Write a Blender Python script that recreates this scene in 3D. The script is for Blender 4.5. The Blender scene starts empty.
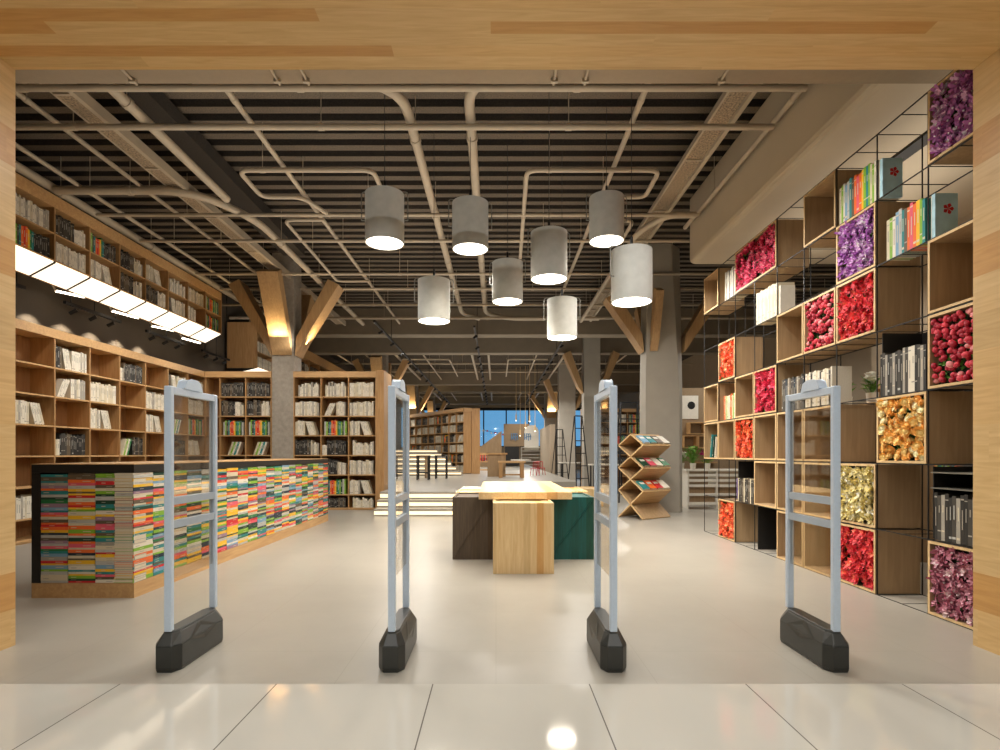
import bpy, math, random
from mathutils import Matrix, Vector
random.seed(7)
C = bpy.context.scene
COL = C.collection
PI = math.pi
F = 555.56
H = 1.25
def R(d): return math.radians(d)

# ------------------------------------------------------------------ materials
def lin(c):
    return tuple(((x/12.92) if x <= .04045 else ((x+.055)/1.055)**2.4) for x in (c[0]/255, c[1]/255, c[2]/255))
def newmat(name):
    m = bpy.data.materials.new(name); m.use_nodes = True
    nt = m.node_tree; b = nt.nodes['Principled BSDF']
    return m, nt, b
def plain(name, c, rough=.6, metal=0, var=.12, scale=20, bump=0, spec=.5):
    m, nt, b = newmat(name); N = nt.nodes; L = nt.links
    tc = N.new('ShaderNodeTexCoord'); no = N.new('ShaderNodeTexNoise')
    no.inputs['Scale'].default_value = scale; no.inputs['Detail'].default_value = 4
    L.new(tc.outputs['Object'], no.inputs['Vector'])
    cr = N.new('ShaderNodeValToRGB'); c = lin(c)
    cr.color_ramp.elements[0].position = .3; cr.color_ramp.elements[1].position = .7
    cr.color_ramp.elements[0].color = (*[x*(1-var) for x in c], 1)
    cr.color_ramp.elements[1].color = (*[min(1, x*(1+var)) for x in c], 1)
    L.new(no.outputs['Fac'], cr.inputs['Fac']); L.new(cr.outputs['Color'], b.inputs['Base Color'])
    b.inputs['Roughness'].default_value = rough; b.inputs['Metallic'].default_value = metal
    b.inputs['Specular IOR Level'].default_value = spec
    if bump:
        bp = N.new('ShaderNodeBump'); bp.inputs['Strength'].default_value = bump; bp.inputs['Distance'].default_value = .02
        L.new(no.outputs['Fac'], bp.inputs['Height']); L.new(bp.outputs['Normal'], b.inputs['Normal'])
    return m
def wood(name, c1, c2, grain='X', board='Z', bw=0, rough=.45, gs=1.0, accent=None, world=False, blen=0):
    """boards stacked along axis `board` every bw metres, grain along axis `grain`"""
    m, nt, b = newmat(name); N = nt.nodes; L = nt.links
    if world:
        g = N.new('ShaderNodeNewGeometry'); src = g.outputs['Position']
    else:
        tc = N.new('ShaderNodeTexCoord'); src = tc.outputs['Object']
    mp = N.new('ShaderNodeMapping')
    s = {'X': (1.2, 14, 14), 'Y': (14, 1.2, 14), 'Z': (14, 14, 1.2)}[grain]
    mp.inputs['Scale'].default_value = tuple(x*gs for x in s)
    L.new(src, mp.inputs['Vector'])
    vec = mp.outputs['Vector']
    no = N.new('ShaderNodeTexNoise'); no.inputs['Scale'].default_value = 2.0; no.inputs['Detail'].default_value = 6
    no.inputs['Distortion'].default_value = 1.2
    cr = N.new('ShaderNodeValToRGB')
    a, d = lin(c1), lin(c2)
    cr.color_ramp.elements[0].position = .28; cr.color_ramp.elements[1].position = .72
    cr.color_ramp.elements[0].color = (*d, 1); cr.color_ramp.elements[1].color = (*a, 1)
    out = None
    if bw:
        sx = N.new('ShaderNodeSeparateXYZ'); L.new(src, sx.inputs[0])
        dv = N.new('ShaderNodeMath'); dv.operation = 'DIVIDE'; dv.inputs[1].default_value = bw
        L.new(sx.outputs['XYZ'.index(board)], dv.inputs[0])
        fl = N.new('ShaderNodeMath'); fl.operation = 'FLOOR'; L.new(dv.outputs[0], fl.inputs[0])
        key = fl.outputs[0]
        if blen:
            dg = N.new('ShaderNodeMath'); dg.operation = 'MULTIPLY_ADD'; dg.inputs[1].default_value = .618; 
            d2 = N.new('ShaderNodeMath'); d2.operation = 'DIVIDE'; d2.inputs[1].default_value = blen
            L.new(sx.outputs['XYZ'.index(grain)], d2.inputs[0])
            L.new(fl.outputs[0], dg.inputs[0]); L.new(d2.outputs[0], dg.inputs[2])
            f2 = N.new('ShaderNodeMath'); f2.operation = 'FLOOR'; L.new(dg.outputs[0], f2.inputs[0])
            ma = N.new('ShaderNodeMath'); ma.operation = 'MULTIPLY_ADD'; ma.inputs[1].default_value = 37.7
            L.new(f2.outputs[0], ma.inputs[0]); L.new(fl.outputs[0], ma.inputs[2]); key = ma.outputs[0]
        wn = N.new('ShaderNodeTexWhiteNoise'); wn.noise_dimensions = '1D'; L.new(key, wn.inputs['W'])
        off = N.new('ShaderNodeVectorMath'); off.operation = 'MULTIPLY_ADD'
        off.inputs[1].default_value = (13, 17, 11)
        L.new(wn.outputs['Color'], off.inputs[0]); L.new(mp.outputs['Vector'], off.inputs[2]); vec = off.outputs[0]
        L.new(vec, no.inputs['Vector']); L.new(no.outputs['Fac'], cr.inputs['Fac'])
        c3 = N.new('ShaderNodeValToRGB'); e = c3.color_ramp
        e.interpolation = 'CONSTANT'
        e.elements[0].position = 0; e.elements[0].color = (1, 1, 1, 1)
        e.elements[1].position = .38; e.elements[1].color = (.90, .88, .84, 1)
        x = e.elements.new(.6); x.color = (1.0, .96, .9, 1)
        x = e.elements.new(.84); x.color = (*(accent or (.80, .66, .50)), 1)
        L.new(wn.outputs['Value'], c3.inputs['Fac'])
        mx = N.new('ShaderNodeMix'); mx.data_type = 'RGBA'; mx.blend_type = 'MULTIPLY'; mx.inputs[0].default_value = 1
        L.new(cr.outputs['Color'], mx.inputs[6]); L.new(c3.outputs['Color'], mx.inputs[7]); out = mx.outputs[2]
    else:
        L.new(vec, no.inputs['Vector']); L.new(no.outputs['Fac'], cr.inputs['Fac']); out = cr.outputs['Color']
    L.new(out, b.inputs['Base Color']); b.inputs['Roughness'].default_value = rough
    return m
def emit(name, c, s):
    m, nt, b = newmat(name)
    b.inputs['Base Color'].default_value = (*lin(c), 1)
    b.inputs['Emission Color'].default_value = (*lin(c), 1); b.inputs['Emission Strength'].default_value = s
    return m

M = {}
M['portal_x'] = wood('portal planks', (214, 182, 128), (196, 160, 104), 'X', 'Y', .095, .42, world=True, blen=2.6, accent=(.85, .68, .46))
M['portal_y'] = wood('portal side planks', (216, 184, 130), (198, 162, 108), 'Y', 'Z', .24, .42, world=True, accent=(.86, .68, .46), blen=.9)
M['portal_z'] = M['portal_y']
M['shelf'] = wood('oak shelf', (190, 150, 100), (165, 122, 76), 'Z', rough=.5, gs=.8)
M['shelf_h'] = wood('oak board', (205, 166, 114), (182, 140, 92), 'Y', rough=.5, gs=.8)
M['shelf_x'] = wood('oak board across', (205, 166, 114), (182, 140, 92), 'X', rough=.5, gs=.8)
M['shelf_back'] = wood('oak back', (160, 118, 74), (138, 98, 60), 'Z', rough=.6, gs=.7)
M['ply'] = wood('brown ply', (174, 146, 110), (154, 126, 92), 'Z', rough=.55, gs=.7)
M['ply_edge'] = wood('pale ply edge', (224, 194, 144), (205, 172, 122), 'Z', rough=.5)
M['branch'] = wood('branch timber', (190, 156, 112), (166, 132, 90), 'Z', rough=.5, gs=.8)
M['block'] = wood('laminated pine', (236, 208, 158), (220, 184, 128), 'Z', 'X', .07, .35, accent=(.88, .68, .46))
M['block_y'] = wood('laminated pine top', (240, 214, 164), (226, 192, 138), 'Y', 'X', .12, .3, accent=(.88, .70, .50))
M['brown_block'] = wood('dark stained boards', (98, 84, 68), (74, 62, 50), 'Z', 'X', .09, .5)
M['teal_block'] = wood('teal painted boards', (12, 92, 88), (6, 70, 66), 'Z', 'X', .09, .45)
M['white_block'] = plain('white painted', (220, 216, 206), .5, var=.04)
M['concrete'] = plain('column concrete', (158, 150, 138), .8, var=.13, scale=14, bump=.25)
M['concrete_smooth'] = plain('painted concrete', (168, 162, 150), .8, var=.05, scale=3)
M['bulk'] = plain('beige plaster', (190, 176, 153), .75, var=.03, scale=2)
M['tan'] = plain('tan panel', (150, 128, 100), .8, var=.05)
M['soffit'] = plain('brown beige soffit', (146, 130, 108), .8, var=.03)
M['beam'] = plain('dusty beam', (132, 121, 104), .8, var=.06, scale=3)
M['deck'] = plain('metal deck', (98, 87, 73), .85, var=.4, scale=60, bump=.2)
M['deck_dark'] = plain('deck flute shade', (54, 48, 41), .9, var=.3, scale=60)  # shade of the deck recesses put into the colour; the duct shares it
M['pipe'] = plain('painted pipe', (176, 162, 140), .5, var=.05, scale=6)
M['tray'] = plain('perforated tray', (150, 133, 110), .8, var=.6, scale=45)
M['black'] = plain('black metal', (22, 21, 20), .45, var=.1)
M['counter_black'] = plain('black counter', (24, 20, 18), .35, var=.1)
M['darkwall'] = plain('dark wall paint', (86, 76, 64), .85, var=.06, scale=2)
M['wall'] = plain('beige wall', (168, 152, 130), .85, var=.04, scale=2)
M['alu'] = plain('blue grey aluminium', (206, 222, 240), .35, .15, var=.03, scale=60)
M['alu_dark'] = plain('grey moulding', (176, 190, 204), .4, .1, var=.03)
M['gatebase'] = plain('charcoal plastic', (52, 53, 50), .38, var=.08)
M['shade'] = plain('grey concrete shade', (182, 184, 180), .8, var=.07, scale=9, bump=.1)
M['glow'] = emit('lamp glow', (255, 246, 228), 9)
M['lightbox'] = emit('light box', (255, 242, 218), 1.4)
M['lightbox2'] = emit('step light', (255, 232, 190), 1.15)
M['spotglow'] = emit('spot glow', (255, 240, 214), 8)
M['white'] = plain('white', (226, 221, 208), .6, var=.04)
M['page'] = plain('paper', (214, 204, 180), .8, var=.05)
M['red'] = plain('red plastic', (190, 24, 34), .4, var=.05)
M['purple'] = plain('purple metal', (112, 84, 190), .4, var=.05)
M['green'] = plain('leaf green', (46, 98, 34), .6, var=.3)
M['green2'] = plain('light leaf', (96, 150, 46), .6, var=.25)
M['magenta'] = plain('magenta petals', (180, 30, 110), .6, var=.2)
M['darkback'] = plain('dark soil', (36, 34, 24), .9, var=.3)
M['greysteel'] = plain('grey steel', (130, 128, 120), .4, .5, var=.05)

def glassmat(name, tint, refl=.09):
    m = bpy.data.materials.new(name); m.use_nodes = True; nt = m.node_tree; nt.nodes.clear()
    o = nt.nodes.new('ShaderNodeOutputMaterial'); mx = nt.nodes.new('ShaderNodeMixShader')
    t = nt.nodes.new('ShaderNodeBsdfTransparent'); t.inputs[0].default_value = (*tint, 1)
    g = nt.nodes.new('ShaderNodeBsdfGlossy'); g.inputs['Roughness'].default_value = .03
    fr = nt.nodes.new('ShaderNodeFresnel'); fr.inputs[0].default_value = 1.5
    ad = nt.nodes.new('ShaderNodeMath'); ad.operation = 'MULTIPLY'; ad.inputs[1].default_value = refl/.04
    nt.links.new(fr.outputs[0], ad.inputs[0]); ad.use_clamp = True
    mn = nt.nodes.new('ShaderNodeMath'); mn.operation = 'MINIMUM'; mn.inputs[1].default_value = .16
    nt.links.new(ad.outputs[0], mn.inputs[0]); nt.links.new(mn.outputs[0], mx.inputs[0]); nt.links.new(t.outputs[0], mx.inputs[1]); nt.links.new(g.outputs[0], mx.inputs[2])
    nt.links.new(mx.outputs[0], o.inputs[0]); return m
M['acrylic'] = glassmat('acrylic pane', (.93, .91, .88), .07)
M['glass'] = glassmat('window glass', (.97, .98, 1), .04)

def floor_mat():
    m, nt, b = newmat('polished floor'); N = nt.nodes; L = nt.links
    g = N.new('ShaderNodeNewGeometry')
    no = N.new('ShaderNodeTexNoise'); no.inputs['Scale'].default_value = .9; no.inputs['Detail'].default_value = 8; no.inputs['Roughness'].default_value = .65
    L.new(g.outputs['Position'], no.inputs['Vector'])
    cr = N.new('ShaderNodeValToRGB'); cr.color_ramp.elements[0].position = .3; cr.color_ramp.elements[1].position = .75
    cr.color_ramp.elements[0].color = (*lin((157, 152, 142)), 1); cr.color_ramp.elements[1].color = (*lin((171, 166, 155)), 1)
    L.new(no.outputs['Fac'], cr.inputs['Fac'])
    br = N.new('ShaderNodeTexBrick'); br.offset = 0; br.inputs['Scale'].default_value = 1
    br.inputs['Brick Width'].default_value = .88; br.inputs['Row Height'].default_value = .88; br.inputs['Mortar Size'].default_value = .0022
    br.inputs['Color1'].default_value = (1, 1, 1, 1); br.inputs['Color2'].default_value = (1, 1, 1, 1); br.inputs['Mortar'].default_value = (.86, .85, .83, 1)
    L.new(g.outputs['Position'], br.inputs['Vector'])
    mx = N.new('ShaderNodeMix'); mx.data_type = 'RGBA'; mx.blend_type = 'MULTIPLY'; mx.inputs[0].default_value = 1
    L.new(cr.outputs['Color'], mx.inputs[6]); L.new(br.outputs['Color'], mx.inputs[7])
    L.new(mx.outputs[2], b.inputs['Base Color'])
    b.inputs['Roughness'].default_value = .3; b.inputs['Specular IOR Level'].default_value = .45
    return m
M['floor'] = floor_mat()
def tile_mat():
    m, nt, b = newmat('white glazed tile'); N = nt.nodes; L = nt.links
    g = N.new('ShaderNodeNewGeometry')
    mp = N.new('ShaderNodeMapping'); mp.inputs['Location'].default_value = (.343+.85*8, .5, 0)
    L.new(g.outputs['Position'], mp.inputs['Vector'])
    br = N.new('ShaderNodeTexBrick'); br.offset = 0; br.inputs['Scale'].default_value = 1
    br.inputs['Brick Width'].default_value = .85; br.inputs['Row Height'].default_value = 40; br.inputs['Mortar Size'].default_value = .0035
    br.inputs['Color1'].default_value = (*lin((198, 195, 186)), 1); br.inputs['Color2'].default_value = (*lin((202, 199, 190)), 1)
    br.inputs['Mortar'].default_value = (*lin((118, 114, 108)), 1)
    L.new(mp.outputs[0], br.inputs['Vector']); L.new(br.outputs['Color'], b.inputs['Base Color'])
    b.inputs['Roughness'].default_value = .07
    return m
M['tile'] = tile_mat()

# ------------------------------------------------------------------ mesh building
class MB:
    def __init__(s): s.v = []; s.f = []; s.m = []; s.s = []
    def add(s, vs, fs, mi=0, sm=False, mat=None):
        n = len(s.v)
        if mat is not None: vs = [tuple(mat @ Vector(p)) for p in vs]
        s.v += [tuple(p) for p in vs]
        for f in fs:
            s.f.append(tuple(n+i for i in f)); s.m.append(mi); s.s.append(sm)
        return s
    def box(s, x0, x1, y0, y1, z0, z1, mi=0, mat=None, faces=None):
        vs = [(x0,y0,z0),(x1,y0,z0),(x1,y1,z0),(x0,y1,z0),(x0,y0,z1),(x1,y0,z1),(x1,y1,z1),(x0,y1,z1)]
        fs = [(3,2,1,0),(4,5,6,7),(0,1,5,4),(1,2,6,5),(2,3,7,6),(3,0,4,7)]
        if faces:   # per-face material index list, order bottom top -y +x +y -x
            n = len(s.v)
            if mat is not None: vs = [tuple(mat @ Vector(p)) for p in vs]
            s.v += [tuple(p) for p in vs]
            for f, k in zip(fs, faces):
                s.f.append(tuple(n+i for i in f)); s.m.append(k); s.s.append(False)
            return s
        return s.add(vs, fs, mi, False, mat)
    def prism(s, poly, z0, z1, mi=0, mat=None, top=None):
        n = len(poly); t = top or poly
        vs = [(x, y, z0) for x, y in poly] + [(x, y, z1) for x, y in t]
        fs = [tuple(range(n-1, -1, -1)), tuple(range(n, 2*n))] + [(i, (i+1) % n, n+(i+1) % n, n+i) for i in range(n)]
        return s.add(vs, fs, mi, False, mat)
    def cyl(s, c, r, z0, z1, n=24, mi=0, r1=None, caps=True, mat=None, sm=True):
        r1 = r if r1 is None else r1
        vs = [(c[0]+r*math.cos(2*PI*i/n), c[1]+r*math.sin(2*PI*i/n), z0) for i in range(n)] + \
             [(c[0]+r1*math.cos(2*PI*i/n), c[1]+r1*math.sin(2*PI*i/n), z1) for i in range(n)]
        s.add(vs, [(i, (i+1) % n, n+(i+1) % n, n+i) for i in range(n)], mi, sm, mat)
        if caps: s.add(vs, [tuple(range(n-1, -1, -1)), tuple(range(n, 2*n))], mi, False, mat)
        return s
    def tube(s, pts, r, n=10, mi=0):
        P = [Vector(p) for p in pts]; vs = []; up0 = None
        for i, p in enumerate(P):
            d = (P[min(i+1, len(P)-1)] - P[max(i-1, 0)]).normalized()
            if up0 is None:
                u = Vector((0, 0, 1)) if abs(d.z) < .9 else Vector((1, 0, 0))
                up0 = (u - d*u.dot(d)).normalized()
            else: up0 = (up0 - d*up0.dot(d)).normalized()
            sd = d.cross(up0)
            for k in range(n):
                a = 2*PI*k/n; vs.append(tuple(p + (up0*math.cos(a) + sd*math.sin(a))*r))
        m = len(P)
        s.add(vs, [(j*n+k, j*n+(k+1) % n, (j+1)*n+(k+1) % n, (j+1)*n+k) for j in range(m-1) for k in range(n)], mi, True)
        s.add(vs, [tuple(range(n-1, -1, -1)), tuple(range((m-1)*n, m*n))], mi, False)
        return s
    def bar(s, a, b, w, t, mi=0, ref=(0, 0, 1), faces=None):
        """box beam from a to b, width w (sideways), thickness t"""
        a = Vector(a); b = Vector(b); d = (b-a); L = d.length; d.normalize()
        rf = Vector(ref); sd = d.cross(rf).normalized(); up = sd.cross(d).normalized()
        mt = Matrix(((sd.x, d.x, up.x, a.x), (sd.y, d.y, up.y, a.y), (sd.z, d.z, up.z, a.z), (0, 0, 0, 1)))
        return s.box(-w/2, w/2, 0, L, -t/2, t/2, mi, mt, faces)
def path(pts, rad=.12, n=5):
    P = [Vector(p) for p in pts]; out = [P[0]]
    for i in range(1, len(P)-1):
        a, b, c = P[i-1], P[i], P[i+1]; d1 = (a-b).normalized(); d2 = (c-b).normalized()
        r = min(rad, (a-b).length*.45, (c-b).length*.45)
        p0 = b+d1*r; p1 = b+d2*r
        for k in range(n+1):
            t = k/n; out.append((1-t)**2*p0 + 2*t*(1-t)*b + t*t*p1)
    out.append(P[-1]); return out

def mesh_of(name, mb, mats):
    me = bpy.data.meshes.new(name); me.from_pydata(mb.v, [], mb.f)
    for m in mats: me.materials.append(M[m] if isinstance(m, str) else m)
    me.polygons.foreach_set('material_index', mb.m); me.polygons.foreach_set('use_smooth', mb.s)
    me.update(); return me
def tag(o, label=None, cat=None, group=None, kind=None):
    if label: o['label'] = label
    if cat: o['category'] = cat
    if group: o['group'] = group
    if kind: o['kind'] = kind
    return o
def O(name, mb, mats, parent=None, label=None, cat=None, group=None, kind=None, bevel=0, keep=False):
    if isinstance(mats, str): mats = [mats]
    loc = Vector((0, 0, 0))
    if parent is None and kind is None and not keep:
        xs = [p[0] for p in mb.v]; ys = [p[1] for p in mb.v]; zs = [p[2] for p in mb.v]
        loc = Vector(((min(xs)+max(xs))/2, (min(ys)+max(ys))/2, min(zs)))
        mb.v = [(p[0]-loc.x, p[1]-loc.y, p[2]-loc.z) for p in mb.v]
    o = bpy.data.objects.new(name, mesh_of(name, mb, mats)); COL.objects.link(o)
    o.location = loc
    if parent: o.parent = parent
    tag(o, label, cat, group, kind)
    if bevel:
        b = o.modifiers.new('b', 'BEVEL'); b.width = bevel; b.segments = 2; b.limit_method = 'ANGLE'
    return o
def T(name, label, cat, loc=(0, 0, 0), rz=0, group=None):
    o = bpy.data.objects.new(name, None); COL.objects.link(o)
    o.location = loc; o.rotation_euler = (0, 0, rz); o.empty_display_size = .2
    return tag(o, label, cat, group)
def S(name, mb, mats, parent=None): return O(name, mb, mats, parent, kind='structure')
def copy_tree(o, parent=None):
    c = o.copy(); COL.objects.link(c)
    if parent: c.parent = parent
    for ch in list(o.children): copy_tree(ch, c)
    return c
def at(px, py, Y): return ((px-496)/F*Y, Y, H+(454-py)/F*Y)
ORD = ['first', 'second', 'third', 'fourth', 'fifth', 'sixth', 'seventh', 'eighth', 'ninth', 'tenth', 'eleventh', 'twelfth', 'thirteenth', 'fourteenth',
       'fifteenth', 'sixteenth', 'seventeenth', 'eighteenth', 'nineteenth', 'twentieth', 'twenty-first']

# ------------------------------------------------------------------ setting
YF = 45.0; DECK = 5.75
S('floor', MB().box(-7.8, 9.2, 3.02, YF+.2, -.1, 0), 'floor')
S('floor_corridor', MB().box(-9, 9.2, -5, 3.02, -.1, 0.0), 'tile')
S('wall_left', MB().box(-7.85, -7.65, 3.3, YF, 0, DECK), 'darkwall')
S('wall_right', MB().box(9.0, 9.2, 3.3, YF, 0, DECK), 'wall')
S('wall_beside_shelving', MB().box(6.6, 6.75, 3.64, 9.77, 0, 4.59), 'wall')
# entrance portal
S('trim_1', MB().box(-3.55, -3.145, 3.02, 3.636, 0, 4.3), 'portal_y')
S('trim_2', MB().box(3.122, 3.376, 3.02, 3.636, 0, 4.3), 'portal_y')
S('trim_3', MB().box(-3.145, 3.122, 3.02, 3.636, 3.765, 4.3), 'portal_x')
fw = MB(); fw.box(-9, -3.55, 3.1, 3.3, 0, 4.3); fw.box(3.376, 9.2, 3.1, 3.3, 0, 4.3); fw.box(-9, 9.2, 3.1, 3.3, 4.3, 6.2)
S('wall_front', fw, 'wall')
S('wall_corridor_back', MB().box(-9, 9.2, -5.2, -5, 0, 4.6), 'wall')
S('wall_corridor_left', MB().box(-9.2, -9, -5, 3.1, 0, 4.6), 'wall')
S('wall_corridor_right', MB().box(9.2, 9.4, -5, 3.1, 0, 4.6), 'wall')
S('ceiling_corridor', MB().box(-9, 9.2, -5, 3.1, 4.5, 4.6), 'white')
# corrugated deck
dk = MB(); y = 4.2; p = .30
while y < YF:
    a, b, c, d = y, y+.14, y+.16, y+.28
    z0, z1 = DECK, DECK+.13
    x0, x1 = -7.9, 9.2
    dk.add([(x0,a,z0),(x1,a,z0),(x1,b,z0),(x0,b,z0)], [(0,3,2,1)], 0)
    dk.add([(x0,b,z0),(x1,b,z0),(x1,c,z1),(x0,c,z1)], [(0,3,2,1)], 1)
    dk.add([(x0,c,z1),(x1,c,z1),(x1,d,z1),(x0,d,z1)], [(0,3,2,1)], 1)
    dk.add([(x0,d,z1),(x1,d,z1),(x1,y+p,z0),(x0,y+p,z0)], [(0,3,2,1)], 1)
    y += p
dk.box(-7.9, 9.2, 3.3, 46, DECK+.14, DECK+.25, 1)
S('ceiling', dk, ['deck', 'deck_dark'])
# soffits
S('ceiling_beam', MB().box(-7.65, 9.0, 3.3, 5.01, 4.59, 5.72), 'soffit')
bk = MB()
# long bulkhead with rounded lower corner
prof = [(3.41, 5.72), (3.41, 4.67), (3.425, 4.625), (3.46, 4.6), (3.51, 4.59), (9.0, 4.59), (9.0, 5.72)]
y0, y1 = 5.01, 9.77; n = len(prof)
vs = [(x, y0, z) for x, z in prof] + [(x, y1, z) for x, z in prof]
bk.add(vs, [(i, n+i, n+(i+1) % n, (i+1) % n) for i in range(n)]); bk.add(vs, [tuple(range(n)), tuple(range(2*n-1, n-1, -1))])
S('ceiling_bulkhead', bk, 'bulk')
O('air_slot', MB().box(4.46, 4.62, 4.3, 9.3, 4.565, 4.589), 'black', None, 'long black linear slot set in the beige soffit behind the cube shelving', 'air vent')
for i, (Yb, zb) in enumerate([(17.2, 4.95), (20.3, 4.95), (29.5, 4.95), (33, 4.95), (41, 4.95)]):
    S('ceiling_beam', MB().box(-7.65, 9.0, Yb, Yb+.5, zb, DECK), 'beam')
# far wall and windows
S('wall_far', MB().box(-7.8, 9.2, YF, YF+.2, 0, 1.8).box(-7.8, 9.2, YF, YF+.2, 5.0, 6.0), 'wall')
k = 0; x = -1.0-1.83*3
while x < 8.9:
    k += 1
    fr = MB(); w = 1.83
    fr.box(x-.05, x+.05, YF, YF+.16, 1.8, 5.0); fr.box(x+.05, x+w-.05, YF, YF+.16, 4.78, 5.0); fr.box(x+.05, x+w-.05, YF, YF+.16, 1.8, 1.9)
    wo = S('window_%d' % k, fr, 'black')
    S('pane', MB().box(x+.05, x+w-.05, YF+.07, YF+.09, 1.9, 4.78), 'glass', wo)
    x += w

# ------------------------------------------------------------------ ceiling pipes (clear of the deck, hung at 5.2 m)
ZP = 5.2
def P(px, py, z=ZP):
    Y = (z-H)*F/(454-py); return ((px-496)/F*Y, Y, z)
def pipe(name, pts, r, label, cat='pipe', rad=.25, group=None, hang=2.2, clamp=True):
    t = T(name, label, cat, pts[0], 0, group)
    b = Vector(pts[0]); q = [tuple(Vector(p)-b) for p in pts]
    O('pipe_run', MB().tube(path(q, rad), r, 12), 'pipe', t)
    nh = 0
    for a, c in zip(q[:-1], q[1:]):
        a, c = Vector(a), Vector(c); L = (c-a).length; d = (c-a).normalized() if L else None
        s = hang*.5
        while L and s < L-.2:
            p = a+d*s
            O('hanger_rod', MB().tube([p+Vector((0, 0, r*.9)), (p.x, p.y, DECK-pts[0][2])], .006, 5), 'pipe', t)
            if clamp: O('clamp', MB().tube([p-d*.035, p+d*.035], r*1.18, 12), 'pipe', t)
            s += hang
    return t
YE = 17.0
longs = [(-6.58, .065, 5.1, YE, 'thick pale pipe hugging the top of the high wall cabinet'),
         (-6.14, .03, 5.1, YE, 'slim pale pipe just inside the thick one along the left wall'),
         (-5.24, .03, 5.1, 16.8, 'slim pale pipe between left wall pipes and the perforated tray'),
         (-2.92, .033, 5.1, 16.8, 'slim pale pipe passing above the leftmost drum pendant'),
         (1.62, .033, 5.1, 16.8, 'slim pale pipe running lengthwise above the darkest drum pendant'),
         (3.30, .035, 5.1, 9.7, 'slim pale pipe hugging the beige bulkhead on the right')]
for X, r, a, b, lb in longs: pipe('ceiling_pipe', [(X, a, ZP), (X, b, ZP)], r, lb)
pipe('ceiling_pipe', [(-4.12, 5.1, ZP-.02), (-4.12, 8.5, ZP-.05)], .06, 'thick pale pipe running lengthwise right of the perforated tray')
pipe('ceiling_pipe', [(-6.5, 8.2, ZP-.06), (-4.5, 8.2, ZP-.06), (-3.98, 9.2, ZP-.06), (-3.98, 16.6, ZP-.06)], .06, 'thick pale pipe that bends from the left wall into the depth', rad=.5)
pipe('ceiling_pipe', [(-3.2, 5.88, ZP), (-1.02, 5.88, ZP), (-.96, 15.6, ZP), (-.5, 16.2, ZP)], .06, 'thick pale pipe curving down the middle, left one of a pair', rad=.55)
pipe('ceiling_pipe', [(.6, 5.85, ZP), (-.3, 5.85, ZP), (-.3, 15.6, ZP), (.3, 16.2, ZP), (3, 16.2, ZP)], .06, 'thick pale pipe curving down the middle, right one of a pair', rad=.4)
for i, (yy, r) in enumerate([(88, .035), (127, .035), (215, .028), (241, .028), (274, .03), (289, .03), (305, .03), (318, .04)]):
    Y = 3.83*F/(454-yy); x1 = 3.25 if Y < 9.6 else 8.8
    pipe('cross_pipe', [(-6.4 if Y < 13 else -7.5, Y, ZP-.12), (x1, Y, ZP-.12)], r, 'pale pipe crossing the ceiling from wall to wall, %s from the entrance' % ORD[i], hang=2.9)
pipe('pipe_loop', [(-1.667, 8.382, ZP-.1), (-1.667, 7.534, ZP-.1), (-3.499, 7.534, ZP-.1), (-3.509, 8.324, ZP-.1), (-2.905, 8.324, ZP-.1), (-2.680, 8.967, ZP-.1)], .032, 'thin squared pipe loop hanging left of the pendant cluster', rad=.16, hang=3)
pipe('pipe_loop', [(-2.827, 9.143, ZP-.1), (-3.489, 9.143, ZP-.1), (-3.538, 12.378, ZP-.1), (-2.827, 12.378, ZP-.1)], .028, 'thin U-shaped pipe loop deeper in, above the concrete column', rad=.16, hang=3)
pipe('pipe_loop', [(1.930, 8.324, ZP-.1), (2.232, 8.324, ZP-.1), (2.222, 7.534, ZP-.1), (0.419, 7.534, ZP-.1), (0.478, 11.014, ZP-.1)], .032, 'thin squared pipe loop behind the pendant cluster on the right', rad=.16, hang=3)
pipe('pipe_loop', [(1.852, 9.162, ZP-.1), (2.271, 9.162, ZP-.1), (2.271, 10.137, ZP-.1)], .03, 'short thin pipe elbow hanging near the rightmost big pendant', rad=.16, hang=3)
pipe('ceiling_pipe', [(3.2, 8.9, ZP-.12), (2.75, 8.9, ZP-.12), (2.45, 9.6, ZP-.12), (2.45, 16, ZP-.12)], .05, 'pale pipe bending out of the bulkhead side into the depth', rad=.3)
def tray(x0, x1, a, b, z, label, rail=True):
    t = T('cable_tray', label, 'cable tray', ((x0+x1)/2, a, z))
    w = (x1-x0)/2
    O('tray_bed', MB().box(-w, w, 0, b-a, 0, .015), 'tray', t)
    if rail: O('tray_rail', MB().box(w, w+.055, 0, b-a, -.05, .08), 'pipe', t); O('tray_rail', MB().box(-w-.03, -w, 0, b-a, 0, .07), 'pipe', t)
    y = 1
    while y < b-a: O('tray_hanger', MB().box(-w, w, y, y+.03, -.02, 0), 'pipe', t); y += 1.6
    return t
tray(-4.87, -4.64, 5.1, YE, ZP+.02, 'wide perforated cable tray running lengthwise on the left of the ceiling')
tray(2.64, 2.86, 5.1, YE, ZP+.14, 'perforated cable tray running lengthwise beside the beige bulkhead')
O('dark_duct', MB().box(-4.55, -4.1, 5.05, 11.9, 5.5, 5.7), 'deck_dark', None, 'flat dark duct tucked above the thick pipe beside the perforated tray', 'duct')
for i, (px, nm) in enumerate([(122, 'leftmost'), (271, 'left one of the middle-left pair'), (301, 'right one of the middle-left pair'), (556, 'left one of the middle-right pair'), (588, 'right one of the middle-right pair'), (728, 'rightmost')]):
    X = (px-496)/384*3.32
    O('conduit', MB().tube([(X, 4.2, 4.575), (X, 5.0, 4.575)], .012, 8).box(X-.03, X+.03, 4.93, 4.96, 4.555, 4.589), 'pipe', None, 'short thin conduit under the near beige beam, '+nm, 'conduit')
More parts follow.
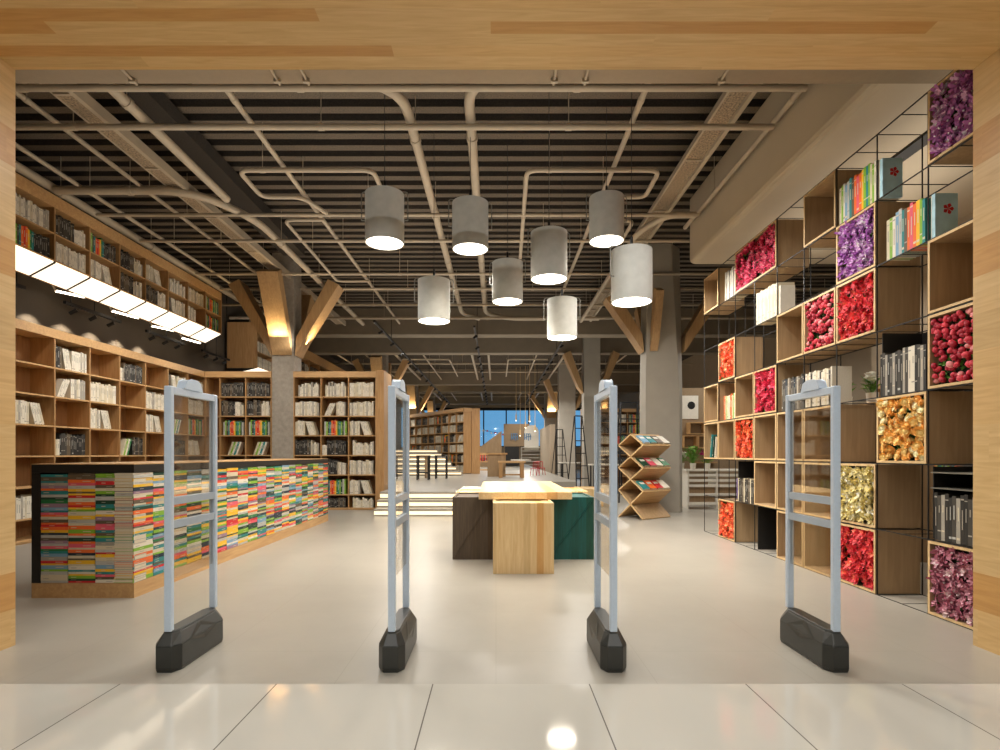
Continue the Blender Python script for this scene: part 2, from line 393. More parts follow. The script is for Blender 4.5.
# far ceiling services between the deep beams
for i, (a, b) in enumerate([(20.9, 29.4), (33.6, 40.9)]):
    wh = ['the second ceiling bay', 'the furthest ceiling bay'][i]
    for j, X in enumerate([-6.3, -5.2, -4.0, -2.9, -.96, -.3, 1.62, 2.75, 3.9, 5.2]):
        pipe('ceiling_pipe', [(X, a, ZP), (X, b, ZP)], .05 if j in (2, 4, 5, 7) else .03, 'pale lengthwise pipe in %s, %s from the left wall' % (wh, ORD[j]), clamp=False)
    for j in range(3):
        Y = a+(b-a)*(j+.6)/3.4
        pipe('cross_pipe', [(-7.5, Y, ZP+.1), (8.8, Y, ZP+.1)], .035, 'pale pipe crossing %s, %s from its front beam' % (wh, ORD[j]), clamp=False, hang=4)
pipe('pipe_loop', [(.5, 27.5, ZP-.1), (.5, 22.6, ZP-.1), (2.1, 22.6, ZP-.1)], .03, 'thin U-shaped pipe loop deep in the ceiling right of the middle track', rad=.2, clamp=False, hang=3)
pipe('pipe_loop', [(-3.8, 22.6, ZP-.1), (-1.9, 22.6, ZP-.1), (-1.9, 27.5, ZP-.1)], .03, 'thin U-shaped pipe loop deep in the ceiling left of the middle track', rad=.2, clamp=False, hang=3)

# track lights
def track(a, b, label, n, rodz=None, group='track lights', step=None):
    a = Vector(a); b = Vector(b); t = T('track_light', label, 'track light', a)
    d = b-a; L = d.length; d.normalize()
    rl = O('rail', MB().bar((0, 0, 0), b-a, .05, .05), 'black', t)
    rd = MB()
    for k in range(3):
        p = d*(L*(.1+.4*k)); rd.tube([p, (p.x, p.y, DECK-a.z)], .01, 5)
    O('suspension_rod', rd, 'black', t)
    for k in range(n):
        p = d*(L*(k+.5)/n)
        h = O('spot_head', MB().tube([p+Vector((0, 0, -.05)), p+Vector((.02, -.05, -.12))], .012, 6).tube([p+Vector((.05, -.02, -.08)), p+Vector((-.05, -.06, -.15))], .032, 10), 'black', rl)
    return t
track((-3.07, 14.0, 4.6), (-3.07, 37, 4.6), 'long black spotlight track on the left, running into the depth', 14)
track((-.57, 14.6, 4.6), (-.57, 37, 4.6), 'long black spotlight track along the middle of the far ceiling', 14)
track((1.97, 16.0, 4.6), (1.97, 37, 4.6), 'long black spotlight track right of the middle, running into the depth', 14)
for i, Y in enumerate([7.2, 9.4, 11.6, 13.8]):
    track((-7.3, Y, 3.82), (-7.3, Y+1.4, 3.82), 'short black spotlight track above the left bookcase, %s from the entrance' % ORD[i], 3)

# ------------------------------------------------------------------ books: collected, then built as things (300 of a kind) and stuff
BOOKCOL = {'white': (222, 214, 196), 'cream': (208, 196, 168), 'grey': (160, 154, 142), 'black': (34, 32, 30), 'charcoal': (62, 58, 52), 'navy': (20, 44, 62),
           'red': (204, 38, 44), 'orange': (232, 108, 44), 'yellow': (236, 186, 40), 'lime': (128, 176, 50), 'green': (30, 118, 62), 'teal': (40, 130, 132),
           'blue': (120, 160, 188), 'pink': (222, 90, 110), 'brown': (98, 84, 66), 'lilac': (150, 120, 140), 'silver': (182, 182, 176), 'dark green': (20, 62, 44)}
BM = {}
def book_mesh(c, v=0):
    if (c, v) in BM: return BM[c, v]
    M['bk_'+c] = plain('cover '+c, BOOKCOL[c], .5, var=.05)
    dark = sum(BOOKCOL[c]) < 260
    acc = ('grey' if v != 1 else 'silver') if dark else ('grey' if c in ('white', 'cream', 'silver') else 'cream')
    if 'bk_'+acc not in M: M['bk_'+acc] = plain('cover '+acc, BOOKCOL[acc], .5, var=.05)
    mb = MB(); t = .07
    mb.box(-.5, -.5+t, 0, 1, 0, 1, 0); mb.box(.5-t, .5, 0, 1, 0, 1, 0)          # boards
    ys = [[(0, .2, 0), (.2, .23, 2), (.23, .62, 0), (.62, .78, 3), (.78, 1, 0)],
          [(0, .08, 0), (.08, .13, 2), (.13, .5, 0), (.5, .8, 3), (.8, 1, 0)],
          [(0, .45, 0), (.45, .72, 3), (.72, .86, 0), (.86, .88, 2), (.88, 1, 0)],
          [(0, .3, 0), (.3, .7, 3), (.7, .9, 0), (.9, .93, 2), (.93, 1, 0)]][v]      # spine strips with title bands
    for a, b, mi in ys:
        if mi == 3:      # upright title lettering block
            mb.box(-.5+t, .5-t, .004, .03, a, b, 0); mb.box(-.12, .12, 0, .004, a, b, 2)
        else: mb.box(-.5+t, .5-t, 0, .03, a, b, mi)
    mb.box(-.5+t, .5-t, .03, .97, .015, .985, 1)
    BM[c, v] = (mesh_of('book_'+c.replace(' ', '_'), mb, ['bk_'+c, 'page', 'bk_'+acc]), mb, ['bk_'+c, 'page', 'bk_'+acc]); return BM[c, v]
SBM = {}
def stacked_mesh(c, v):
    if (c, v) in SBM: return SBM[c, v]
    ms = book_mesh(c)[2]; mb = MB(); t = .08
    mb.box(-.5, -.5+t, 0, 1, 0, 1, 0); mb.box(.5-t, .5, 0, 1, 0, 1, 0); mb.box(-.5+t, .5-t, 0, .04, 0, 1, 0)
    mb.box(-.5+t, .5-t, .04, .97, .012, .988, 1)
    a = (.1, .55, .3)[v]; b = (.3, .85, .5)[v]
    mb.box(-.07, .09, -.004, 0, a, b, 2)      # title printed on the spine
    SBM[c, v] = (mesh_of('stacked_%s' % c.replace(' ', '_'), mb, ms), mb, ms); return SBM[c, v]
BOOKS = []
CAM = Vector((0, 0, H))
WHITE = ('white', 'cream', 'grey', 'silver'); DARK = ('black', 'charcoal', 'navy', 'dark green', 'brown')
def add_book(mat, w, d, h, color, place, kind=None, word='book'):
    k = kind or ('white_book' if color in WHITE else 'dark_book' if color in DARK else 'coloured_book')
    c = mat.translation; vis = max(w, .01)*h/((c-CAM).length**2)
    BOOKS.append((k, vis, mat @ Matrix.Diagonal((w, d, h, 1)), color, place, word))
def shelf_row(org, rz, x0, x1, cellh, pat, place, depth=.2, back=.03):
    """org: cell corner on the shelf front, local x along the shelf, y into it."""
    base = Matrix.Translation(org) @ Matrix.Rotation(rz, 4, 'Z')
    def put(x, w, h, col, lean=0):
        m = base @ Matrix.Translation((x, back, .002)) @ Matrix.Rotation(lean, 4, 'Y') @ Matrix.Translation((w/2, 0, 0))
        add_book(m, w*.96, depth, h, col, place)
    rnd = random.Random(hash((round(org[0], 2), round(org[1], 2), round(org[2], 2), pat)) & 0xffff if False else int(abs(org[0]*131+org[1]*717+org[2]*937)) + len(pat))
    W = x1-x0; x = x0+.01
    def run(xa, xb, cols, hmin=.68, hmax=.8, wmin=.028, wmax=.044, cyc=False):
        x = xa; i = 0
        while True:
            w = rnd.uniform(wmin, wmax)
            if x+w > xb: break
            put(x, w, cellh*rnd.uniform(hmin, hmax), cols[i % len(cols)] if cyc else rnd.choice(cols)); x += w; i += 1
        return x
    def lean(xa, n, cols, ang, h=.76):
        # books tilting; returns x after
        x = xa; w = .04
        for i in range(n):
            hh = cellh*h
            if ang > 0: put(x, w, hh, cols[i % len(cols)], ang)      # top leans to +x
            else: put(x+math.sin(-ang)*hh, w, hh, cols[i % len(cols)], ang)
            x += w/math.cos(ang)*1.02
        return x+abs(math.sin(ang))*cellh*h
    wc = ['white', 'white', 'white', 'cream', 'grey']; dc = ['black', 'charcoal', 'black', 'charcoal', 'brown']
    rb = ['silver', 'lime', 'charcoal', 'teal', 'orange', 'red', 'orange', 'yellow', 'green', 'teal', 'lime', 'dark green']
    if pat == 'W': run(x, x1-.02, wc)
    elif pat == 'Wr': run(x+W*.12, x1-.02, wc, .52, .82)
    elif pat == 'Wh': run(x, x0+W*.55, wc)
    elif pat == 'D': run(x, x1-.02, dc)
    elif pat == 'Dr': run(x+W*.15, x1-.02, dc, .66, .84)
    elif pat == 'DW': e = run(x, x0+W*.62, dc, .7, .86); run(e, x1-.02, wc, .55, .8)
    elif pat == 'WD': e = run(x, x0+W*.2, wc, .5, .6); run(e, x1-.02, dc, .72, .82)
    elif pat == 'C': run(x+W*.08, x1-.02, rb, .7, .84, cyc=True)
    elif pat == 'CD': e = run(x, x0+W*.55, rb, .7, .84, cyc=True); run(e, x1-.02, dc, .6, .8)
    elif pat == 'WL': e = run(x, x0+W*.42, wc, .72, .8); lean(e+.01, 4, wc, -R(17))
    elif pat == 'LW':
        e = lean(x+W*.08, 3, wc, R(24)); run(e+.005, x1-.02, wc, .7, .8)
    elif pat == 'LC': lean(x+W*.25, 5, ['cream', 'lime', 'white', 'teal', 'white'], R(20))
    elif pat == 'LCD': e = lean(x+W*.1, 4, ['cream', 'lime', 'white', 'green'], R(20)); run(e, x1-.02, dc, .68, .8)
    elif pat == 'DLW': e = run(x, x0+W*.22, dc, .72, .8); e = lean(e+.01, 3, wc, -R(12)); run(e, x1-.02, wc, .7, .8)
    elif pat == 'R': run(x0+W*.55, x1-.02, wc, .6, .8)
    return

# ------------------------------------------------------------------ bookcases
def bookcase(label, org, rz, cols, rows, depth, top_h, plinth=0.0, bm='shelf_h', cat='bookcase', endcaps=(1, 1), th=.022, name='bookcase', backmat='shelf_back', vmat='shelf'):
    """cols: x positions of divider centres; rows: z of shelf board tops from lowest up; last = underside of the head board"""
    t = T(name, label, cat, org, rz); x0, x1 = cols[0], cols[-1]
    zt = rows[-1]+top_h
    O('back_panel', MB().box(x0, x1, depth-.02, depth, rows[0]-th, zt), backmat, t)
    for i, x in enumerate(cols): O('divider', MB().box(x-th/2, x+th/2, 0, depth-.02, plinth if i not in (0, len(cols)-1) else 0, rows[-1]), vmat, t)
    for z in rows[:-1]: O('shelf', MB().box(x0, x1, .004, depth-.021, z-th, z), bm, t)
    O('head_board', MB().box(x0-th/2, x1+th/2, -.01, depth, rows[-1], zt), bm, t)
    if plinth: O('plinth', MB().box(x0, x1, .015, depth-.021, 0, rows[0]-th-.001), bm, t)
    return t
ROWS = [.045, .348, .79, 1.228, 1.67, 2.107, 2.536, 2.965]
XL = -6.53
# left long bookcase : local x -> +Y
LC = [6.80, 7.51] + [8.226+.711*k for k in range(7)]
LC = [6.085] + LC
bookcase('long oak bookcase along the left wall, from the entrance to the corner', (XL, 0, 0), R(90), LC, ROWS, .38, .13, .02)
# local x=+Y, local y = -X : into the wall
left_pat = [  # bay (from entrance side, bay 2 = px16-55), rows from top (row index 6 down)
    {6: '', 5: 'W', 4: 'WL', 3: '', 2: 'W', 1: 'W'},
    {6: '', 5: '', 4: 'WL', 3: '', 2: '', 1: 'W'},
    {6: 'DLW', 5: 'LW', 4: '', 3: 'WD', 2: 'R', 1: 'D'},
    {6: '', 5: 'W', 4: 'WL', 3: '', 2: 'Wh', 1: 'W'},
    {6: 'WD', 5: '', 4: '', 3: 'LCD', 2: '', 1: 'D'},
    {6: '', 5: 'W', 4: 'WL', 3: '', 2: 'Wh', 1: 'C'},
    {6: 'DLW', 5: '', 4: 'LC', 3: 'D', 2: 'D', 1: 'W'},
    {6: 'R', 5: 'W', 4: 'C', 3: 'WL', 2: 'W', 1: 'D'},
    {6: '', 5: 'D', 4: 'W', 3: '', 2: 'D', 1: 'W'},
]
for b in range(1, len(LC)-1):
    for r, pt in left_pat[min(b-1, 8)].items():
        if pt and not (b == 1):
            pl = '%s shelf down, %s bay past the portal, left bookcase' % (ORD[6-r], ORD[b-2] if b >= 2 else 'first')
            shelf_row((XL, LC[b]+.011, ROWS[r]), R(90), 0, LC[b+1]-LC[b]-.022, .41, pt, pl)
# back bookcases facing the entrance
YB = 12.42
xs = [-6.50, -6.175, -5.60, -5.03]
bookcase('oak bookcase in the corner, left of the concrete column', (0, YB, 0), 0, xs, ROWS, .38, .13, .02, bm='shelf_x')
pats = [{6: 'D', 5: 'DW', 4: 'C', 3: 'LC', 2: 'D', 1: 'W'}, {6: 'D', 5: 'DW', 4: 'C', 3: 'LC', 2: 'DW', 1: 'D'}]
for b in (1, 2):
    for r, pt in pats[b-1].items():
        shelf_row((xs[b]+.011, YB, ROWS[r]), 0, 0, .55, .41, pt, '%s shelf down of the %s bay, corner bookcase' % (ORD[6-r], ['left', 'right'][b-1]))
xs = [-4.52, -3.915, -3.30, -2.69]
bookcase('tall oak bookcase right of the concrete column, facing the entrance', (0, YB, 0), 0, xs, ROWS, .42, .13, .02, bm='shelf_x')
O('end_panel', MB().box(-2.678, -2.50, 0, .9, 0, 3.12), 'shelf', bpy.data.objects['bookcase.002'] if 'bookcase.002' in bpy.data.objects else None)
bpy.data.objects['end_panel'].location = (0, -.03, 0)
grid = [['Wr', 'Wr', 'W'], ['W', 'LW', 'W'], ['WL', 'C', 'WL'], ['DW', 'WD', 'Wr'], ['WD', 'DW', 'W'], ['C', 'C', 'WL'], ['D', 'D', 'Wr']]
for r in range(7):
    for b in range(3):
        shelf_row((xs[b]+.011, YB, ROWS[6-r]), 0, 0, .58, .41 if r < 6 else .29, grid[r][b], '%s shelf down, %s bay, bookcase right of the column' % (ORD[r], ['left', 'middle', 'right'][b]))
# high wall cabinet with light boxes, left
def high_cabinet(label, X, cols, zb, zm, zt, ztop, depth, pats, plname, lmat='lightbox'):
    t = T('wall_cabinet', label, 'wall cabinet', (X, cols[0], zb), R(90)); c = [y-cols[0] for y in cols]; L = c[-1]
    O('back_panel', MB().box(0, L, .36, .38, .03, ztop-zb), 'shelf_back', t)
    O('head_board', MB().box(0, L, 0, .359, zt-zb+.02, ztop-zb), 'shelf_h', t)
    for z in (zm-zb, zt-zb): O('shelf', MB().box(0, L, .003, .358, z, z+.02), 'shelf_h', t)
    O('bottom_board', MB().box(0, L, 0, depth, .01, .03), 'shelf_h', t)
    for x in c: O('divider', MB().box(x-.011, x+.011, 0, .358, .03, zt-zb), 'shelf', t)
    O('end_panel', MB().box(L+.011, L+.03, 0, depth, -.02, ztop-zb), 'shelf', t); O('end_panel', MB().box(-.03, -.011, 0, depth, -.02, ztop-zb), 'shelf', t)
    dz = .20; d1 = min(depth, .38) if depth < .5 else depth
    def wedge(a, b, y0, y1, zt_, zf, zk_):      # slanted light trough: shallow in front, deep at the back
        vs = []
        for x in (a, b): vs += [(x, y0, zt_), (x, y1, zt_), (x, y1, zk_), (x, y0, zf)]
        return MB().add(vs, [(0, 1, 2, 3), (7, 6, 5, 4), (0, 4, 5, 1), (1, 5, 6, 2), (2, 6, 7, 3), (3, 7, 4, 0)])
    for a, b in zip(c[:-1], c[1:]):
        f = O('light_box', wedge(a+.018, b-.018, .008, d1-.012, .008, -.004, -dz), lmat, t, label='glowing white light box')
        O('light_box_divider', wedge(a-.016, a+.016, 0, d1, .009, -.012, -dz-.012), 'black', f)
    O('light_box_trim', wedge(L-.016, L+.01, 0, d1, .009, -.012, -dz-.012), 'black', t)
    O('light_box_lip', MB().box(0, L, d1-.011, d1, -dz-.012, .009), 'shelf_back', t)
    for i, (pu, pl) in enumerate(pats):
        if i >= len(c)-1: break
        W = c[i+1]-c[i]-.03
        for p, z, nm in ((pu, zm+.02, 'upper'), (pl, zb+.03, 'lower')):
            if p: shelf_row((X, cols[i]+.013, z), R(90), 0, W, .38, p, '%s row, %s bay past the portal, %s' % (nm, ORD[i], plname), depth=.18)
    return t
hc = [7.515+.711*k for k in range(9)]
high_cabinet('long high oak wall cabinet with glowing underside above the left bookcase', -6.53, hc, 4.09, 4.50, 4.90, 5.08, .38,
             [('W', 'CD'), ('DW', 'W'), ('CD', 'WL'), ('DW', 'DW'), ('WL', 'DW'), ('Wr', 'DLW'), ('W', 'Wh'), ('C', 'C')], 'high cabinet')
hc2 = [15.6+1.1*k for k in range(11)]
high_cabinet('further high oak wall cabinet with plain end panel, behind the column', -6.7, hc2, 3.68, 4.12, 4.62, 4.95, .85,
             [('W', 'W'), ('D', 'WD'), ('W', 'CD'), ('DW', 'W'), ('D', 'D'), ('W', 'W'), ('D', 'W')], 'further high cabinet')

# ------------------------------------------------------------------ counter clad in stacked books
t = T('service_counter', 'long black-topped counter faced with stacked colourful books', 'counter', (-3.58, 7.6, 0))
cx, cy = -3.58, 7.6
cx0, cx1, cy0, cy1 = -4.03, -3.14, 4.82, 10.4
O('body', MB().box(cx0-cx, cx1-.19-cx, cy0+.19-cy, cy1-cy, .13, 1.085), 'counter_black', t)
O('edge_panel', MB().box(cx0-cx, cx0+.075-cx, cy0-cy, cy0+.19-cy, .13, 1.085), 'counter_black', t)
O('plinth', MB().box(cx0-cx, cx1-cx, cy0-cy, cy1-cy, 0, .128), 'shelf_h', t)
O('countertop', MB().box(cx0-cx, cx1-cx, cy0-cy, cy1-cy, 1.086, 1.158), 'counter_black', t)
O('top_edge_strip', MB().box(cx0-cx, cx1-cx, cy0-cy, cy1-cy, 1.158, 1.166), 'shelf_h', t, label='thin pale wood strip')
cc = ['red', 'orange', 'orange', 'yellow', 'yellow', 'yellow', 'lime', 'lime', 'green', 'dark green', 'teal', 'teal', 'blue', 'pink', 'white', 'cream', 'cream', 'silver', 'silver', 'brown', 'navy', 'lilac']
rnd = random.Random(3)
def stack(org, rz, length, cols, place):
    z = .131
    while z < 1.083:
        h = min(rnd.choice([.016, .02, .024, .028, .034]), 1.0845-z)
        if h < .012: break
        c = rnd.choice(cols); l = length-rnd.uniform(.0, .006); ind = rnd.uniform(0, .007)
        # lying book: local height (z) along the face, width (x) vertical
        m = Matrix.Translation((org[0], org[1], z+h/2)) @ Matrix.Rotation(rz, 4, 'Z') @ Matrix.Translation((0, ind, 0)) @ Matrix.Rotation(R(90), 4, 'Y')
        add_book(m, h*.97, .17, l, c, place, 'stacked_book', 'book lying'); z += h
endcols = [(-3.953, .235), (-3.716, .235), (-3.479, .175), (-3.302, .16)]
for i, (x, l) in enumerate(endcols):
    stack((x, cy0+.002, 0), 0, l, ['silver', 'silver', 'grey', 'grey', 'silver', 'white'] if i == 3 else cc+['brown', 'grey'] , '%s stack of the counter end facing the entrance' % ORD[i])
ncol = 20; step = (cy1-cy0)/ncol
for i in range(ncol):
    stack((cx1-.002, cy0+i*step, 0), R(90), step-.002, cc, '%s stack along the counter side' % ORD[i])
# put the local z axis the right way : the lying matrix sends +z to +x of the rotated frame

# ------------------------------------------------------------------ security gates
def gate():
    t = T('security_gate', 'g', 'security gate')
    hw = .077; L = .59; ch = .055
    pl = [(-hw+ch*.6, 0), (hw-ch*.6, 0), (hw, ch), (hw, L-ch), (hw-ch*.6, L), (-hw+ch*.6, L), (-hw, L-ch), (-hw, ch)]
    def ins(k): return [(x*(1-k), L/2+(y-L/2)*(1-k*.35)) for x, y in pl]
    b = MB()
    b.prism(ins(.07), 0, .02, 0, None, pl); b.prism(pl, .02, .15, 0, None, pl); 
    b.prism(pl, .15, .215, 0, None, ins(.42)); b.prism(ins(.42), .215, .228, 0, None, ins(.5))
    # sunk facets between the posts
    for s in (-1, 1):
        b.add([(s*.0785, .14, .15), (s*.0785, L-.14, .15), (s*.048, L/2, .217), (s*.085, L/2, .11)], [(0, 3, 2), (3, 1, 2)] if s > 0 else [(2, 3, 0), (2, 1, 3)])
    O('base', b, 'gatebase', t, bevel=.004)
    yn, yf = .055, .56; w = .021; d = .018
    ht = 1.645
    for y in (yn, yf): O('post', MB().box(-w, w, y-d, y+d, .222, ht), 'alu', t, bevel=.006)
    O('top_rail', MB().box(-w*.9, w*.9, yn+d, yf-d, ht-.045, ht-.002), 'alu', t, bevel=.004)
    for z in (.975, .838): O('cross_bar', MB().box(-w*.8, w*.8, yn+d, yf-d, z-.022, z+.022), 'alu_dark', t)
    # rounded alarm light on top
    a = MB(); n = 14; y0, y1 = .18, .37; pts = []
    prof = [(y0, 0), (y0+.02, .045), (y0+.06, .06), (y1-.06, .06), (y1-.02, .045), (y1, 0)]
    vs = [(-.027, y, ht+z) for y, z in prof]+[(.027, y, ht+z) for y, z in prof]
    k = len(prof); a.add(vs, [(i, i+1, k+i+1, k+i) for i in range(k-1)]+[tuple(range(k)), tuple(range(2*k-1, k-1, -1)), (0, k, 2*k-1, k-1)])
    O('alarm_light', a, 'alu', t, bevel=.004)
    O('upper_pane', MB().box(-.004, .004, yn+d, yf-d, 0.998, ht-.046), 'acrylic', t)
    O('middle_pane', MB().box(-.004, .004, yn+d, yf-d, .861, .952), 'acrylic', t)
    O('lower_pane', MB().box(-.004, .004, yn+d, yf-d, .52, .815), 'acrylic', t)
    return t
g = gate()
GX = [-1.895, -.603, .680, 1.968]
GL = ['blue-grey security gate furthest left, in front of the book-faced counter', 'blue-grey security gate left of the low display table',
      'blue-grey security gate right of the low display table', 'blue-grey security gate furthest right, in front of the cube shelving']
for i, x in enumerate(GX):
    o = g if i == 0 else copy_tree(g)
    o.location = (x, 3.165, 0); o['label'] = GL[i]; o['group'] = 'security gates across the entrance'

# ------------------------------------------------------------------ pendants
def pendant():
    t = T('pendant_lamp', 'p', 'pendant lamp'); r = .222; h = .565; n = 40
    s = MB(); s.cyl((0, 0), r, 0, h, n, 0, None, False)
    vs = [(r*math.cos(2*PI*i/n), r*math.sin(2*PI*i/n), z) for z in (0, h) for i in range(n)] + [((r-.012)*math.cos(2*PI*i/n), (r-.012)*math.sin(2*PI*i/n), 0) for i in range(n)] + [((r-.012)*math.cos(2*PI*i/n), (r-.012)*math.sin(2*PI*i/n), h-.02) for i in range(n)]
    s.add(vs, [(i, 2*n+i, 2*n+(i+1) % n, (i+1) % n) for i in range(n)])
    s.add(vs, [(2*n+i, 3*n+i, 3*n+(i+1) % n, 2*n+(i+1) % n) for i in range(n)], 0, True)
    s.add(vs, [tuple(range(n, 2*n))])
    t0 = t; t = O('shade', s, 'shade', t)
    O('diffuser', MB().cyl((0, 0), r-.013, .006, .016, n, 0), 'glow', t, label='glowing white disc')
    O('cord', MB().tube([(0, 0, h), (0, 0, h+.16)], .016, 8).tube([(0, 0, h+.15), (0, 0, 5.74-3.0)], .004, 5), 'black', t0)
    w = r+.045
    O('bracket', MB().tube(path([(-w, 0, h-.3), (-w, 0, h+.03), (w, 0, h+.03), (w, 0, h-.3)], .04, 4), .007, 6).tube([(-w, 0, h-.3), (-r, 0, h-.3)], .007, 6).tube([(w, 0, h-.3), (r, 0, h-.3)], .007, 6), 'greysteel', t)
    return t0
pd = pendant()
PD = [(384.7, 243.5, 6.41, 'grey drum pendant lamp furthest left in the cluster'), (470.3, 249.5, 6.83, 'grey drum pendant lamp second from the left among the high ones, over the pipe pair'),
      (434, 321.5, 7.70, 'grey drum pendant lamp hanging low, second from the left'), (507.5, 302, 8.05, 'small dark-grey drum pendant lamp in the middle of the cluster'),
      (549, 279.5, 6.76, 'tall pale drum pendant lamp right of the cluster middle'), (606.5, 241.5, 7.2, 'darkest drum pendant lamp, high on the right of the cluster'),
      (631.5, 302.5, 6.1, 'largest pale drum pendant lamp, furthest right'), (562, 338, 8.25, 'smallest cream drum pendant lamp, hanging lowest of all')]
for i, (px, py, Y, lb) in enumerate(PD):
    o = pd if i == 0 else copy_tree(pd); x, y, z = at(px, py, Y)
    o.location = (x, y, z); o['label'] = lb; o['group'] = 'drum pendant lamps'
    o.rotation_euler = (0, 0, [0, .2, .1, -.3, .25, .1, .35, 0][i])
    for c in o.children:
        if c.name.startswith('cord'):
            c.data = mesh_of('cord', MB().tube([(0, 0, .565), (0, 0, .72)], .016, 8).tube([(0, 0, .71), (0, 0, 5.74-z)], .004, 5), ['black'])
    l = bpy.data.lights.new('pendant', 'AREA'); l.shape = 'DISK'; l.size = .4; l.energy = 18; l.color = (1, .9, .76); l.spread = R(140)
    lo = bpy.data.objects.new('pendant_light', l); COL.objects.link(lo); lo.location = (x, y, z-.01); tag(lo, kind='helper')

# ------------------------------------------------------------------ display table in the middle
tp = T('display_table', 'pale laminated wood slab table top laid across low blocks', 'table', (.33, 7.4, .741))
O('slab', MB().box(-.525, .525, -1.17, 1.28, 0, .082), 'block_y', tp, bevel=.004)
def block(x0, x1, y0, y1, h, mat, lab, panel=True, topmat=None):
    t = T('display_block', lab, 'display block', ((x0+x1)/2, y0, 0)); w = (x1-x0)/2; d = y1-y0
    b = MB(); th = .03
    b.box(-w, w, 0, th, .0, h); b.box(-w, w, d-th, d, .0, h); b.box(-w, -w+th, th, d-th, 0, h); b.box(w-th, w, th, d-th, 0, h)
    O('body', b, mat, t, bevel=.002)
    O('top', MB().box(-w+th, w-th, th, d-th, h-.05, h-.012), topmat or mat, t)
    if panel:
        O('brace', MB().bar((-w+.02, -.004, .03), (w-.02, -.004, h-.04), .006, .02, ref=(0, -1, 0)), mat, t)
    return t
block(-.031, .604, 5.787, 6.55, .739, 'block', 'pale laminated pine block under the front of the slab table', False)
block(-.515, -.04, 6.58, 7.33, .739, 'brown_block', 'dark brown boarded block on the left of the slab table', True)
block(.62, 1.16, 6.58, 7.33, .739, 'teal_block', 'teal boarded block on the right of the slab table', True)
block(-.54, -.03, 7.42, 8.05, .739, 'block', 'pine block behind the dark brown block, mostly hidden', False)
block(-.52, -.05, 8.12, 8.75, .739, 'white_block', 'white block at the back left of the slab table', False)
block(.70, 1.26, 7.6, 8.5, .739, 'block', 'pine block behind the teal block', False)
for x, y in ((-.38, 7.0), ):
    pass

# ------------------------------------------------------------------ right cube shelving
XG = 3.38; DG = .40; CW = .583
BY = [3.76+CW*i for i in range(10)]
rzs = [CW*j for j in range(8)]
t = T('shelving_frame', 'tall thin black metal grid frame holding the wooden cubes, right wall', 'shelving frame', (XG, BY[0], 0))
r_ = .0042
for dx in (0, DG):
    for y in BY: O('upright', MB().box(dx-r_, dx+r_, y-BY[0]-r_, y-BY[0]+r_, 0, rzs[-1]), 'black', t)
    for z in rzs: O('rail', MB().box(dx-r_, dx+r_, r_, BY[-1]-BY[0]-r_, max(0, z-r_), z+r_), 'black', t)
for z in rzs:
    m = MB()
    for i in range(19):
        y = min(i*CW/2, BY[-1]-BY[0]); m.box(r_, DG-r_, y-.003, y+.003, max(0, z-.003), z+.003)
    O('wire_shelf', m, 'black', t)
